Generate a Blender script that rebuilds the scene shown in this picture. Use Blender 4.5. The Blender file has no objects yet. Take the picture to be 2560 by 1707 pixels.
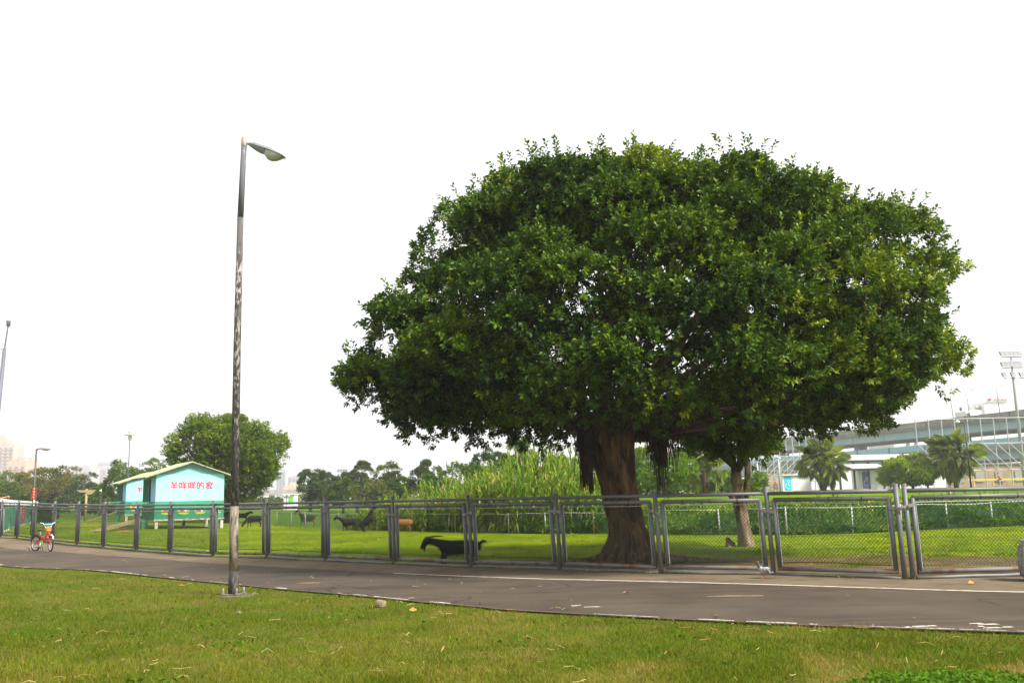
import bpy, math, random
import numpy as np
from mathutils import Matrix, Vector
rng = np.random.default_rng(7)
random.seed(7)
sc = bpy.context.scene
COL = sc.collection
V = lambda *a: np.array(a, float)

# ------------------------------------------------------------------ camera
F, CX, CY = 2300.0, 1280.0, 853.5                      # photo pixels (2560 x 1707)
PITCH, ROLL, EYE = math.atan(386.5 / F), math.atan(.0216), 1.5
_f = V(0, math.cos(PITCH), math.sin(PITCH)); _u = V(0, -math.sin(PITCH), math.cos(PITCH)); _r = V(1, 0, 0)
CR = _r * math.cos(ROLL) - _u * math.sin(ROLL); CU = _u * math.cos(ROLL) + _r * math.sin(ROLL)
CAM = V(0, 0, EYE)
cd = bpy.data.cameras.new('camera'); cam = bpy.data.objects.new('camera', cd); COL.objects.link(cam)
cd.sensor_width = 36; cd.lens = 36 * F / 2560; cd.clip_start = .1; cd.clip_end = 8000
cam.matrix_world = Matrix([[CR[i], CU[i], -_f[i], CAM[i]] for i in range(3)] + [[0, 0, 0, 1]])
sc.camera = cam
sc.render.engine = 'CYCLES'
sc.cycles.use_denoising = True
sc.cycles.max_bounces = 6; sc.cycles.diffuse_bounces = 2; sc.cycles.glossy_bounces = 2
sc.cycles.transmission_bounces = 4; sc.cycles.transparent_max_bounces = 6; sc.cycles.volume_bounces = 0

# ------------------------------------------------------------------ sky, sun, exposure
SUN_DIR = V(.60, -.42, .76); SUN_DIR /= np.linalg.norm(SUN_DIR)
w = bpy.data.worlds.new('World'); sc.world = w; w.use_nodes = True
nt = w.node_tree; nt.nodes.clear()
sky = nt.nodes.new('ShaderNodeTexSky'); sky.sky_type = 'NISHITA'; sky.sun_disc = False
sky.sun_elevation = math.asin(SUN_DIR[2]); sky.sun_rotation = math.atan2(SUN_DIR[0], SUN_DIR[1])
sky.dust_density = 5; sky.air_density = 1
hs = nt.nodes.new('ShaderNodeHueSaturation'); hs.inputs['Saturation'].default_value = .15; hs.inputs['Value'].default_value = .8
mx = nt.nodes.new('ShaderNodeMix'); mx.data_type = 'RGBA'; mx.inputs[0].default_value = .8
mx.inputs[7].default_value = (7.7, 7.7, 7.8, 1)       # an even bright overcast veil over the clear sky
bg = nt.nodes.new('ShaderNodeBackground'); bg.inputs[1].default_value = .1
wo = nt.nodes.new('ShaderNodeOutputWorld')
nt.links.new(sky.outputs[0], hs.inputs['Color']); nt.links.new(hs.outputs[0], mx.inputs[6])
nt.links.new(mx.outputs[2], bg.inputs[0]); nt.links.new(bg.outputs[0], wo.inputs[0])
sl = bpy.data.lights.new('sun', 'SUN'); sl.energy = 5.0; sl.angle = math.radians(14); sl.color = (1, .95, .86)
so = bpy.data.objects.new('sun', sl); COL.objects.link(so)
so.rotation_euler = Vector(SUN_DIR).to_track_quat('Z', 'Y').to_euler()
so.location = (0, 0, 30)
vs = sc.view_settings; vs.view_transform = 'Standard'; vs.look = 'None'; vs.exposure = .93; vs.gamma = 1
vs.use_curve_mapping = False

# ------------------------------------------------------------------ pixel -> place
def ray(x, y): return _f + CR * (x - CX) / F - CU * (y - CY) / F
def smooth(a, b, x):
    t = np.clip((np.asarray(x, float) - a) / (b - a), 0, 1); return t * t * (3 - 2 * t)
def bank_y(x):                                          # where the bank behind the far fence starts
    return np.interp(x, [-40, -18, -12.5, -6.4, -4.4, -1.7, 1.1, 3.1, 4.9, 6.5, 9.5, 11.3, 16.1, 18.9, 40, 200], [85, 62, 53.6, 45, 42.8, 39.6, 36.9, 36.3, 34.2, 33, 31.5, 31.6, 33.8, 34.8, 37, 40])
def zg(x, y):
    x = np.asarray(x, float); y = np.asarray(y, float)
    z = .0013 * np.clip(-x - 8, 0, 15) ** 2
    z = z + 1.36 * smooth(0, 8.0, y - bank_y(x)) * smooth(-7, 3, x)
    return z
def atY(x, y, Y):
    d = ray(x, y); return CAM + d * Y / d[1]
def gp(x, y):
    d = ray(x, y); p = CAM - d * EYE / d[2]
    for _ in range(12):
        z = float(zg(p[0], p[1])); p = CAM + d * (z - EYE) / d[2]
    return p
def footY(x, Y):                                        # ground point under image column x at distance Y
    p = atY(x, 1239, Y); p[2] = float(zg(p[0], p[1])); return p

# ------------------------------------------------------------------ materials
def NT(name):
    m = bpy.data.materials.new(name); m.use_nodes = True
    t = m.node_tree; b = t.nodes['Principled BSDF']
    return m, t, b
def mat(name, c, rough=.7, c2=None, scale=8, detail=5, lo=.35, hi=.65, bump=0, bscale=None, metal=0, spec=.5, c3=None, scale3=1.5, stretch=None, lo3=.45, hi3=.7):
    m, t, b = NT(name)
    b.inputs['Roughness'].default_value = rough; b.inputs['Metallic'].default_value = metal
    b.inputs['Specular IOR Level'].default_value = spec
    b.inputs['Base Color'].default_value = (*c, 1)
    tc = t.nodes.new('ShaderNodeTexCoord'); src = tc.outputs['Object']
    if stretch:
        mp = t.nodes.new('ShaderNodeMapping'); mp.inputs['Scale'].default_value = stretch
        t.links.new(src, mp.inputs[0]); src = mp.outputs[0]
    last = None
    def layer(base, col, s, l, h, det):
        n = t.nodes.new('ShaderNodeTexNoise'); n.inputs['Scale'].default_value = s; n.inputs['Detail'].default_value = det
        t.links.new(src, n.inputs['Vector'])
        r = t.nodes.new('ShaderNodeMapRange'); r.inputs[1].default_value = l; r.inputs[2].default_value = h
        t.links.new(n.outputs[0], r.inputs[0])
        k = t.nodes.new('ShaderNodeMix'); k.data_type = 'RGBA'
        t.links.new(r.outputs[0], k.inputs[0])
        if base is None: k.inputs[6].default_value = (*c, 1)
        else: t.links.new(base, k.inputs[6])
        k.inputs[7].default_value = (*col, 1)
        return k.outputs[2]
    if c2: last = layer(last, c2, scale, lo, hi, detail)
    if c3: last = layer(last, c3, scale3, lo3, hi3, 4)
    if last: t.links.new(last, b.inputs['Base Color'])
    if bump:
        n = t.nodes.new('ShaderNodeTexNoise'); n.inputs['Scale'].default_value = bscale or scale * 2; n.inputs['Detail'].default_value = 6
        t.links.new(src, n.inputs['Vector'])
        bp = t.nodes.new('ShaderNodeBump'); bp.inputs['Strength'].default_value = bump; bp.inputs['Distance'].default_value = .02
        t.links.new(n.outputs[0], bp.inputs['Height']); t.links.new(bp.outputs[0], b.inputs['Normal'])
    return m
def leafmat(name, dark, mid, light, rough=.5, trans=.3, spec=.35):
    """leaf colour runs dark..mid..light with the per-leaf attribute tint; a share of the light passes through"""
    m, t, b = NT(name)
    a = t.nodes.new('ShaderNodeAttribute'); a.attribute_name = 'tint'
    r = t.nodes.new('ShaderNodeValToRGB'); e = r.color_ramp.elements
    e[0].color = (*dark, 1); e[1].color = (*light, 1); e[1].position = 1
    k = e.new(.5); k.color = (*mid, 1)
    t.links.new(a.outputs['Fac'], r.inputs[0]); t.links.new(r.outputs[0], b.inputs['Base Color'])
    b.inputs['Roughness'].default_value = rough; b.inputs['Specular IOR Level'].default_value = spec
    tr = t.nodes.new('ShaderNodeBsdfTranslucent'); t.links.new(r.outputs[0], tr.inputs[0])
    ms = t.nodes.new('ShaderNodeMixShader'); ms.inputs[0].default_value = trans
    t.links.new(b.outputs[0], ms.inputs[1]); t.links.new(tr.outputs[0], ms.inputs[2])
    t.links.new(ms.outputs[0], t.nodes['Material Output'].inputs[0])
    return m
M = {}
M['asphalt'] = mat('asphalt', (.070, .054, .039), .9, (.046, .036, .026), 1.1, 9, .35, .7, .6, 90, c3=(.083, .065, .047), scale3=.45, spec=.2)
M['verge'] = mat('verge', (.135, .102, .064), .95, (.088, .068, .044), 2.2, 9, .4, .7, .6, 60, c3=(.16, .125, .082), scale3=.6, spec=.15)
def add_cracks(m, scale=.42, width=.012, dark=.45):
    t = m.node_tree; b = t.nodes['Principled BSDF']; src = b.inputs['Base Color'].links[0].from_socket
    tc = t.nodes.new('ShaderNodeTexCoord'); n = t.nodes.new('ShaderNodeTexNoise'); n.inputs['Scale'].default_value = 1.8; n.inputs['Detail'].default_value = 6
    t.links.new(tc.outputs['Object'], n.inputs[0]); mxv = t.nodes.new('ShaderNodeMix'); mxv.data_type = 'VECTOR'; mxv.inputs[0].default_value = .22
    t.links.new(tc.outputs['Object'], mxv.inputs[4]); t.links.new(n.outputs['Color'], mxv.inputs[5])
    v = t.nodes.new('ShaderNodeTexVoronoi'); v.feature = 'DISTANCE_TO_EDGE'; v.inputs['Scale'].default_value = scale; t.links.new(mxv.outputs[1], v.inputs['Vector'])
    r = t.nodes.new('ShaderNodeMapRange'); r.inputs[1].default_value = 0; r.inputs[2].default_value = width; r.inputs[3].default_value = dark; r.inputs[4].default_value = 1; t.links.new(v.outputs['Distance'], r.inputs[0])
    n2 = t.nodes.new('ShaderNodeTexNoise'); n2.inputs['Scale'].default_value = .5; t.links.new(tc.outputs['Object'], n2.inputs[0])
    r2 = t.nodes.new('ShaderNodeMapRange'); r2.inputs[1].default_value = .48; r2.inputs[2].default_value = .56; t.links.new(n2.outputs[0], r2.inputs[0])
    mm = t.nodes.new('ShaderNodeMix'); mm.data_type = 'FLOAT'; mm.inputs[2].default_value = 1; t.links.new(r2.outputs[0], mm.inputs[0]); t.links.new(r.outputs[0], mm.inputs[3])
    # long tar-dark wheel streaks
    mp = t.nodes.new('ShaderNodeMapping'); mp.inputs['Rotation'].default_value = (0, 0, .62); mp.inputs['Scale'].default_value = (.25, 2.2, 1); t.links.new(tc.outputs['Object'], mp.inputs[0])
    n3 = t.nodes.new('ShaderNodeTexNoise'); n3.inputs['Scale'].default_value = 1.0; n3.inputs['Detail'].default_value = 5; t.links.new(mp.outputs[0], n3.inputs[0])
    r3 = t.nodes.new('ShaderNodeMapRange'); r3.inputs[1].default_value = .5; r3.inputs[2].default_value = .68; r3.inputs[3].default_value = 1; r3.inputs[4].default_value = .72; t.links.new(n3.outputs[0], r3.inputs[0])
    ml = t.nodes.new('ShaderNodeMath'); ml.operation = 'MULTIPLY'; t.links.new(mm.outputs[0], ml.inputs[0]); t.links.new(r3.outputs[0], ml.inputs[1])
    k = t.nodes.new('ShaderNodeVectorMath'); k.operation = 'SCALE'; t.links.new(src, k.inputs[0]); t.links.new(ml.outputs[0], k.inputs['Scale']); t.links.new(k.outputs[0], b.inputs['Base Color'])
add_cracks(M['asphalt'])
M['soil'] = mat('soil', (.085, .055, .030), .95, (.05, .032, .018), 6, 6, bump=.6)
M['lawn'] = mat('lawn', (.075, .092, .008), .95, (.125, .095, .03), 2.4, 8, .42, .7, .8, 40, c3=(.05, .10, .004), scale3=.9, spec=.03)
M['pasture'] = mat('pasture', (.132, .194, .002), .95, (.072, .128, .002), .7, 9, .38, .72, .6, 45, c3=(.21, .245, .003), scale3=.25, spec=.03)
M['ground'] = mat('ground', (.078, .145, .004), .95, (.055, .105, .004), .3, 8, .4, .7, spec=.03)
M['concrete'] = mat('concrete', (.27, .235, .19), .9, (.17, .145, .115), 5, 7, .4, .7, .4)
M['kerb'] = mat('kerb', (.085, .05, .038), .9, (.05, .034, .026), 4, 6, bump=.5)
M['steel'] = mat('painted_steel', (.112, .117, .117), .5, (.078, .081, .08), 3, 6, .4, .7, .15, 60, c3=(.115, .092, .078), scale3=5, lo3=.6, hi3=.72)
M['rust'] = mat('rusty_steel', (.13, .12, .115), .65, (.11, .048, .028), 5, 7, .5, .64, .25, 70)
M['bracket'] = mat('bracket_steel', (.19, .175, .165), .55, (.12, .07, .045), 9, 5, .5, .75)
M['wire'] = mat('coated_wire', (.012, .028, .014), .55)
M['wire_far'] = mat('coated_wire_far', (.02, .085, .05), .6)
M['galv'] = mat('galvanised', (.38, .40, .40), .5, (.26, .27, .27), 6)
M['white'] = mat('white_paint', (.72, .72, .70), .6, (.55, .54, .52), 5, 6, .5, .8)
M['line'] = mat('line_paint', (.58, .55, .48), .85, (.30, .26, .21), 7, 8, .5, .7)
M['red'] = mat('red_paint', (.42, .022, .022), .5, (.30, .02, .018), 6)
M['cream'] = mat('cream_paint', (.62, .5, .36), .6)
M['bark'] = mat('banyan_bark', (.105, .056, .022), .95, (.028, .015, .007), 3, 8, .4, .62, .9, 14, stretch=(2.4, 2.4, .5), c3=(.20, .12, .05), scale3=5, lo3=.52, hi3=.75)
M['limb'] = mat('limb_bark', (.065, .038, .020), .95, (.032, .019, .011), 6, 6, bump=.4)
M['bark2'] = mat('pale_bark', (.20, .135, .078), .95, (.035, .02, .011), 2.4, 8, .43, .56, .9, 12, stretch=(2, 2, .7), c3=(.30, .24, .16), scale3=1.6)
M['aerial'] = mat('aerial_root_bark', (.045, .022, .012), .95, (.022, .011, .007), 8)
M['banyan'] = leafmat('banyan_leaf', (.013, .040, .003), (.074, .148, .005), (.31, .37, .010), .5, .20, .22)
M['leafA'] = leafmat('leaf_mid', (.022, .06, .005), (.075, .14, .006), (.18, .25, .010), .7, .3, .15)
M['leafB'] = leafmat('leaf_dark', (.016, .042, .008), (.036, .08, .010), (.075, .13, .014), .6, .2)
M['leafC'] = leafmat('leaf_autumn', (.055, .095, .008), (.13, .145, .012), (.32, .15, .02), .6, .25)
M['leafD'] = leafmat('leaf_fresh', (.07, .15, .004), (.14, .25, .005), (.24, .34, .008), .8, .35, .1)
M['reed'] = leafmat('reed_leaf', (.06, .14, .008), (.15, .25, .015), (.38, .31, .08), .8, .3, .1)
M['bankleaf'] = leafmat('bank_leaf', (.035, .10, .006), (.10, .21, .010), (.26, .35, .014), .8, .3, .08)
M['palm'] = leafmat('palm_leaf', (.08, .12, .02), (.20, .26, .035), (.38, .46, .04), .6, .35, .2)
M['blade'] = leafmat('grass_blade', (.068, .112, .004), (.155, .165, .012), (.32, .225, .07), .9, .3, .03)
M['pblade'] = leafmat('pasture_blade', (.088, .152, .001), (.152, .212, .002), (.25, .245, .010), .9, .3, .02)
M['straw'] = leafmat('dry_straw', (.22, .14, .04), (.34, .24, .08), (.48, .37, .16), .8, .1, .2)
M['clover'] = leafmat('clover_leaf', (.04, .105, .006), (.075, .17, .008), (.13, .24, .012), .8, .35, .1)

# ------------------------------------------------------------------ mesh builder
def unit(v):
    v = np.asarray(v, float); return v / (np.linalg.norm(v, axis=-1, keepdims=True) + 1e-12)
class MB:
    def __init__(s): s.v = []; s.f = []; s.n = 0
    def add(s, verts, faces):
        verts = np.asarray(verts, float).reshape(-1, 3)
        s.v.append(verts); s.f += [tuple(int(i) + s.n for i in q) for q in faces]; s.n += len(verts); return s
    def box(s, c, d, rz=0, R=None):
        c = np.asarray(c, float); h = np.asarray(d, float) / 2
        q = np.array([[x, y, z] for z in (-1, 1) for y in (-1, 1) for x in (-1, 1)], float) * h
        if rz:
            a, b = math.cos(rz), math.sin(rz); q = q @ np.array([[a, b, 0], [-b, a, 0], [0, 0, 1]])
        if R is not None: q = q @ np.asarray(R).T
        return s.add(q + c, [(0, 2, 3, 1), (4, 5, 7, 6), (0, 1, 5, 4), (2, 6, 7, 3), (0, 4, 6, 2), (1, 3, 7, 5)])
    def tube(s, pts, rad, n=8, cap=True, flute=None):
        pts = np.asarray(pts, float); k = len(pts); rad = np.broadcast_to(np.asarray(rad, float), (k,))
        t = np.gradient(pts, axis=0); t = unit(t)
        ref = V(0, 0, 1) if abs(t[0][2]) < .9 else V(1, 0, 0)
        a = unit(np.cross(t[0], ref)); ring = []
        for i in range(k):
            a = a - t[i] * (a @ t[i]); a = unit(a); b = np.cross(t[i], a)
            th = np.arange(n) * 2 * math.pi / n
            rr = rad[i] * (1 if flute is None else flute(i, th))
            ring.append(pts[i] + (np.cos(th) * rr)[:, None] * a + (np.sin(th) * rr)[:, None] * b)
        fs = [(i * n + j, i * n + (j + 1) % n, (i + 1) * n + (j + 1) % n, (i + 1) * n + j) for i in range(k - 1) for j in range(n)]
        if cap: fs += [tuple(range(n - 1, -1, -1)), tuple((k - 1) * n + j for j in range(n))]
        return s.add(np.concatenate(ring), fs)
    def lathe(s, prof, n=12, c=(0, 0, 0)):
        prof = np.asarray(prof, float); th = np.arange(n) * 2 * math.pi / n; k = len(prof)
        vs_ = np.concatenate([np.stack([r * np.cos(th), r * np.sin(th), np.full(n, z)], 1) for r, z in prof]) + np.asarray(c, float)
        fs = [(i * n + j, i * n + (j + 1) % n, (i + 1) * n + (j + 1) % n, (i + 1) * n + j) for i in range(k - 1) for j in range(n)]
        fs += [tuple(range(n - 1, -1, -1)), tuple((k - 1) * n + j for j in range(n))]
        return s.add(vs_, fs)
    def ell(s, c, r, n=10, m=7, R=None):
        prof = [(math.sin(math.pi * i / m), -math.cos(math.pi * i / m)) for i in range(m + 1)]
        prof[0] = (.02, -1); prof[-1] = (.02, 1)
        th = np.arange(n) * 2 * math.pi / n
        q = np.concatenate([np.stack([a * np.cos(th), a * np.sin(th), np.full(n, z)], 1) for a, z in prof]) * np.asarray(r, float)
        if R is not None: q = q @ np.asarray(R).T
        k = m + 1
        fs = [(i * n + j, i * n + (j + 1) % n, (i + 1) * n + (j + 1) % n, (i + 1) * n + j) for i in range(k - 1) for j in range(n)]
        fs += [tuple(range(n - 1, -1, -1)), tuple((k - 1) * n + j for j in range(n))]
        return s.add(q + np.asarray(c, float), fs)
    def prism(s, poly, dvec):                           # polygon (k,3) swept along dvec
        poly = np.asarray(poly, float); k = len(poly)
        fs = [tuple(range(k - 1, -1, -1)), tuple(k + i for i in range(k))] + [(i, (i + 1) % k, k + (i + 1) % k, k + i) for i in range(k)]
        return s.add(np.concatenate([poly, poly + np.asarray(dvec, float)]), fs)
    def mesh(s, name, smooth_=False):
        me = bpy.data.meshes.new(name); me.from_pydata(np.concatenate(s.v).tolist(), [], s.f); me.update()
        if smooth_: me.polygons.foreach_set('use_smooth', np.ones(len(me.polygons), bool))
        return me
def link(name, me, parent=None, m=None):
    o = bpy.data.objects.new(name, me); COL.objects.link(o)
    if m is not None and len(me.materials) == 0: me.materials.append(m)
    if parent is not None: o.parent = parent
    return o
def part(name, mb, m, parent=None, smooth_=False, label=None, kind=None):
    me = mb.mesh(name, smooth_) if isinstance(mb, MB) else mb
    o = link(name, me, parent, M[m] if isinstance(m, str) else m)
    if label: o['label'] = label
    if kind: o['kind'] = kind
    return o
def tag(o, label, cat, group=None):
    o['label'] = label; o['category'] = cat
    if group: o['group'] = group
    return o
def thing(name, label, cat, loc=(0, 0, 0), rz=0, group=None):
    o = bpy.data.objects.new(name, None); COL.objects.link(o); o.empty_display_size = .2
    o.location = [float(a) for a in loc]; o.rotation_euler = (0, 0, rz)
    return tag(o, label, cat, group)
def struct(name, mb, m, smooth_=False, kind='structure'):
    o = part(name, mb, m, None, smooth_); o['kind'] = kind; return o
def copy_tree(o, parent=None):
    c = o.copy(); COL.objects.link(c); c.parent = parent
    for ch in list(o.children): copy_tree(ch, c)
    return c
def rotz(a): return np.array([[math.cos(a), -math.sin(a), 0], [math.sin(a), math.cos(a), 0], [0, 0, 1]])

def quads_mesh(name, verts, per, faces, tint=None):
    """verts (N,per,3), faces: index tuples inside one element -> one mesh, built through numpy"""
    N = len(verts); me = bpy.data.meshes.new(name)
    fa = np.asarray(faces); nf, k = fa.shape
    idx = (np.arange(N)[:, None, None] * per + fa[None]).reshape(-1)
    me.vertices.add(N * per); me.vertices.foreach_set('co', verts.reshape(-1).astype(np.float32))
    me.loops.add(len(idx)); me.loops.foreach_set('vertex_index', idx.astype(np.int32))
    me.polygons.add(N * nf); me.polygons.foreach_set('loop_start', (np.arange(N * nf) * k).astype(np.int32))
    me.update(calc_edges=True)
    if tint is not None:
        at = me.attributes.new('tint', 'FLOAT', 'FACE'); at.data.foreach_set('value', np.repeat(tint, nf).astype(np.float32))
    return me
def leaf_mesh(name, p, d, L, tint, wr=.5, fold=.12, roll=None):
    """p base points, d unit directions, L lengths: folded diamond leaves, two triangles each"""
    N = len(p); g = rng.normal(size=(N, 3)); g[:, 2] += 1.2 if roll is None else roll
    side = unit(np.cross(d, g)); nor = np.cross(side, d)
    L = L[:, None]; midp = p + d * L * .48 + nor * L * fold
    v = np.stack([p, midp - side * L * wr / 2, p + d * L - V(0, 0, 1) * L * .12, midp + side * L * wr / 2], 1)
    return quads_mesh(name, v, 4, [(0, 2, 1), (0, 3, 2)], tint)
def sprigs(c, ax, k, ln, L, tint):
    """c (S,3) shoot starts, ax axes, k leaves on each -> leaf arrays"""
    S = len(c); ref = unit(rng.normal(size=(S, 3))); a = unit(np.cross(ax, ref)); b = np.cross(ax, a)
    t = (np.arange(k) + .3) / k; ph = np.arange(k)[None] * 2.4 + rng.uniform(0, 6.28, (S, 1))
    sp = (1.15 - .55 * t)[None] + rng.normal(0, .15, (S, k))
    rad = np.cos(ph)[..., None] * a[:, None] + np.sin(ph)[..., None] * b[:, None]
    d = unit(ax[:, None] * np.cos(sp)[..., None] + rad * np.sin(sp)[..., None] - V(0, 0, .12))
    p = c[:, None] + ax[:, None] * (t[None, :, None] * ln)
    ll = L * rng.uniform(.7, 1.2, (S, k))
    tt = np.clip(np.repeat(tint[:, None], k, 1) + rng.normal(0, .1, (S, k)) + .12 * (t[None] - .5), 0, 1)
    return p.reshape(-1, 3), d.reshape(-1, 3), ll.reshape(-1), tt.reshape(-1)
def lobes_to_sprigs(C, Nn, R, per, flat=.75, bias=.9):
    """leafy pads: shoots on the outer, upper side of each lobe"""
    n = len(C); g = rng.normal(size=(n, per, 3)); d = unit(g + bias * Nn[:, None] + V(0, 0, .35))
    rr = R[:, None, None] * rng.uniform(.45, 1.05, (n, per, 1)) ** .8
    pos = C[:, None] + d * rr * V(1, 1, flat)
    ax = unit(d + .45 * V(0, 0, 1) + .35 * rng.normal(size=(n, per, 3)) + .5 * Nn[:, None])
    lob = np.repeat(rng.normal(0, .12, (n, 1)), per, 1)
    return pos.reshape(-1, 3), ax.reshape(-1, 3), lob.reshape(-1)
# ================================================================== THE SETTING
def strip(a, b, m, off, n=120):
    """sheet between two polylines (arrays of x,y) following the ground"""
    a = np.asarray(a, float); b = np.asarray(b, float)
    def res(p):
        s = np.r_[0, np.cumsum(np.linalg.norm(np.diff(p, axis=0), axis=1))]; t = np.linspace(0, s[-1], n)
        return np.stack([np.interp(t, s, p[:, i]) for i in (0, 1)], 1)
    a, b = res(a), res(b); k = m + 1; mb = MB()
    w_ = np.linspace(0, 1, k)[:, None, None]; q = a[None] * (1 - w_) + b[None] * w_
    z = zg(q[..., 0], q[..., 1]) + off
    mb.add(np.concatenate([q, z[..., None]], 2).reshape(-1, 3),
           [(i * n + j, i * n + j + 1, (i + 1) * n + j + 1, (i + 1) * n + j) for i in range(m) for j in range(n - 1)])
    return mb
def spline(pts, n=60):                                   # Catmull-Rom through points
    p = np.asarray(pts, float); p = np.r_[[2 * p[0] - p[1]], p, [2 * p[-1] - p[-2]]]; out = []
    for i in range(1, len(p) - 2):
        t = np.linspace(0, 1, 10, endpoint=False)[:, None]
        out.append(.5 * (2 * p[i] + (p[i + 1] - p[i - 1]) * t + (2 * p[i - 1] - 5 * p[i] + 4 * p[i + 1] - p[i + 2]) * t ** 2 + (3 * p[i] - p[i - 1] - 3 * p[i + 1] + p[i + 2]) * t ** 3))
    return np.concatenate(out + [p[-2:-1]])
# ground sheet: fine near the camera, coarse to the horizon
gx = np.r_[-2600, -1600, -900, -500, -300, -200, -140, -100, np.arange(-70, 71, 1.0), 100, 140, 200, 300, 500, 900, 1600, 2600]
gy = np.r_[-400, -120, -40, -15, np.arange(-5, 100, 1.0), 120, 150, 200, 300, 500, 900, 1500, 2600]
GX, GY = np.meshgrid(gx, gy); nx = len(gx)
mb = MB(); mb.add(np.stack([GX, GY, zg(GX, GY) - .02], 2).reshape(-1, 3),
                  [(i * nx + j, i * nx + j + 1, (i + 1) * nx + j + 1, (i + 1) * nx + j) for i in range(len(gy) - 1) for j in range(nx - 1)])
struct('ground', mb, 'ground', True)

NEAR_PX = [(0, 1413), (219, 1425), (408, 1444), (561, 1459), (714, 1474), (867, 1487), (1020, 1502), (1199, 1518), (1300, 1527), (1800, 1554), (2400, 1577)]
LINE_PX = [(0, 1367), (150, 1380), (360, 1395), (500, 1406), (660, 1416), (900, 1429), (1000, 1435), (1300, 1447), (1500, 1452), (1850, 1461), (2200, 1472), (2560, 1482)]
FENCE_PX = [(0, 39.22), (42, 38.8), (83, 37.54), (132, 35.62), (192, 33.56), (258, 32.18), (340, 30.1), (425, 28.38), (532, 26.26), (667, 25.22),
            (815, 23.54), (987, 21.92), (1180, 20.44), (1402, 19.32), (1654, 17.84), (1935, 17.04), (2262, 15.74)]
FENCE_BASE = {0: 1345, 42: 1347, 83: 1351, 132: 1357, 192: 1363, 258: 1367.5, 340: 1375, 425: 1381, 532: 1391, 667: 1397.5, 815: 1406, 987: 1414, 1180: 1423, 1402: 1428, 1654: 1435, 1935: 1437, 2262: 1441}
near = np.array([gp(*p)[:2] for p in NEAR_PX]); near = np.r_[[[-60, 66], [-34, 44], [-21, 32.6]], near, [[9.5, 8.2], [15, 6.3], [30, 2]]]
line = np.array([gp(*p)[:2] for p in LINE_PX]); line = np.r_[[[-62, 80], [-40, 60], [-28, 46.8]], line, [[10.5, 12.2], [16, 10.6], [32, 7]]]
fen = np.array([atY(x, FENCE_BASE[x], Y)[:2] for x, Y in FENCE_PX])
fen_ext = np.r_[[[-64, 92], [-44, 70], [-30, 52.5], [-24.0, 43.4]], fen, [[8.5, 15.95], [11, 16.2], [14, 16.3], [34, 15]]]
near_s, line_s, fen_s = spline(near), spline(line), spline(fen_ext)
far_edge = np.stack([np.linspace(-70, 60, 80), bank_y(np.linspace(-70, 60, 80)) + .3], 1)
# lawn in front of the path, pasture behind the fence
struct('lawn', strip(np.c_[near_s[:, 0] - 3, near_s[:, 1] * 0 - 8] * [1, 1], near_s, 40, -.004, 160), 'lawn', True)
# path: asphalt strip, earth verge to the fence, kerb
struct('path', strip(near_s, line_s, 8, .012, 200), 'asphalt', True)
struct('verge', strip(line_s - [0, .1], fen_s + [0, .25], 5, .006, 200), 'verge', True)
struct('pasture', strip(fen_s + [0, .05], far_edge, 40, .0, 160), 'pasture', True)
def offs(p, d):                                          # offset polyline to its left
    t = unit(np.gradient(p, axis=0)); return p + np.stack([-t[:, 1], t[:, 0]], 1) * d
lp = line_s[(line_s[:, 0] > line[9][0] - .2)]            # painted line runs from here to the right
struct('edge_line', strip(lp - [0, .03], lp + [0, .055], 1, .017, 120), 'line')
kb = near_s[(near_s[:, 0] > -16) & (near_s[:, 0] < 6)]
mbk = strip(kb - [.02, .10], kb, 1, .022, 120); struct('kerb', mbk, 'kerb')
# worn dashes of old paint along the near edge
mb = MB(); s_cum = np.r_[0, np.cumsum(np.linalg.norm(np.diff(near_s, axis=0), axis=1))]
def along(s): return np.array([np.interp(s, s_cum, near_s[:, i]) for i in (0, 1)])
s0 = s_cum[np.argmin(abs(near_s[:, 0] + 13.5))]; s1 = s_cum[np.argmin(abs(near_s[:, 0] - 6))]
s = s0
while s < s1:
    ln = rng.uniform(.05, .9) * (1.4 if rng.random() < .4 else .5); wv = rng.uniform(.015, .045)
    if rng.random() < .72:
        q = np.array([along(s + t * ln) for t in (0, .25, .5, .75, 1)]); t_ = unit(q[-1] - q[0]); nn = V(-t_[1], t_[0])
        o_ = .05 + rng.normal(0, .012); wj = wv * rng.uniform(.3, 1, 5)
        vv = [(*(q[i] + nn * (o_ - wj[i])), .0165) for i in range(5)] + [(*(q[i] + nn * (o_ + wj[i])), .0165) for i in range(5)]
        vv = [(x, y, z + float(zg(x, y))) for x, y, z in vv]
        mb.add(vv, [(i, i + 1, i + 6, i + 5) for i in range(4)])
    s += ln + rng.uniform(.02, .35)
for (px, py) in [(2440, 1561), (2470, 1563), (2452, 1568), (2520, 1570), (2300, 1568), (2270, 1570), (2330, 1567), (1440, 1515), (1480, 1519), (2480, 1572)]:
    q = gp(px, py); L = rng.uniform(.03, .13); mb.add([(q[0] - L, q[1] - .02, .0165), (q[0] + L, q[1] - .03, .0165), (q[0] + L * .7, q[1] + .03, .0165), (q[0] - L * .8, q[1] + .02, .0165)], [(0, 1, 2, 3)])
struct('worn_edge_line', mb, 'line')
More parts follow.
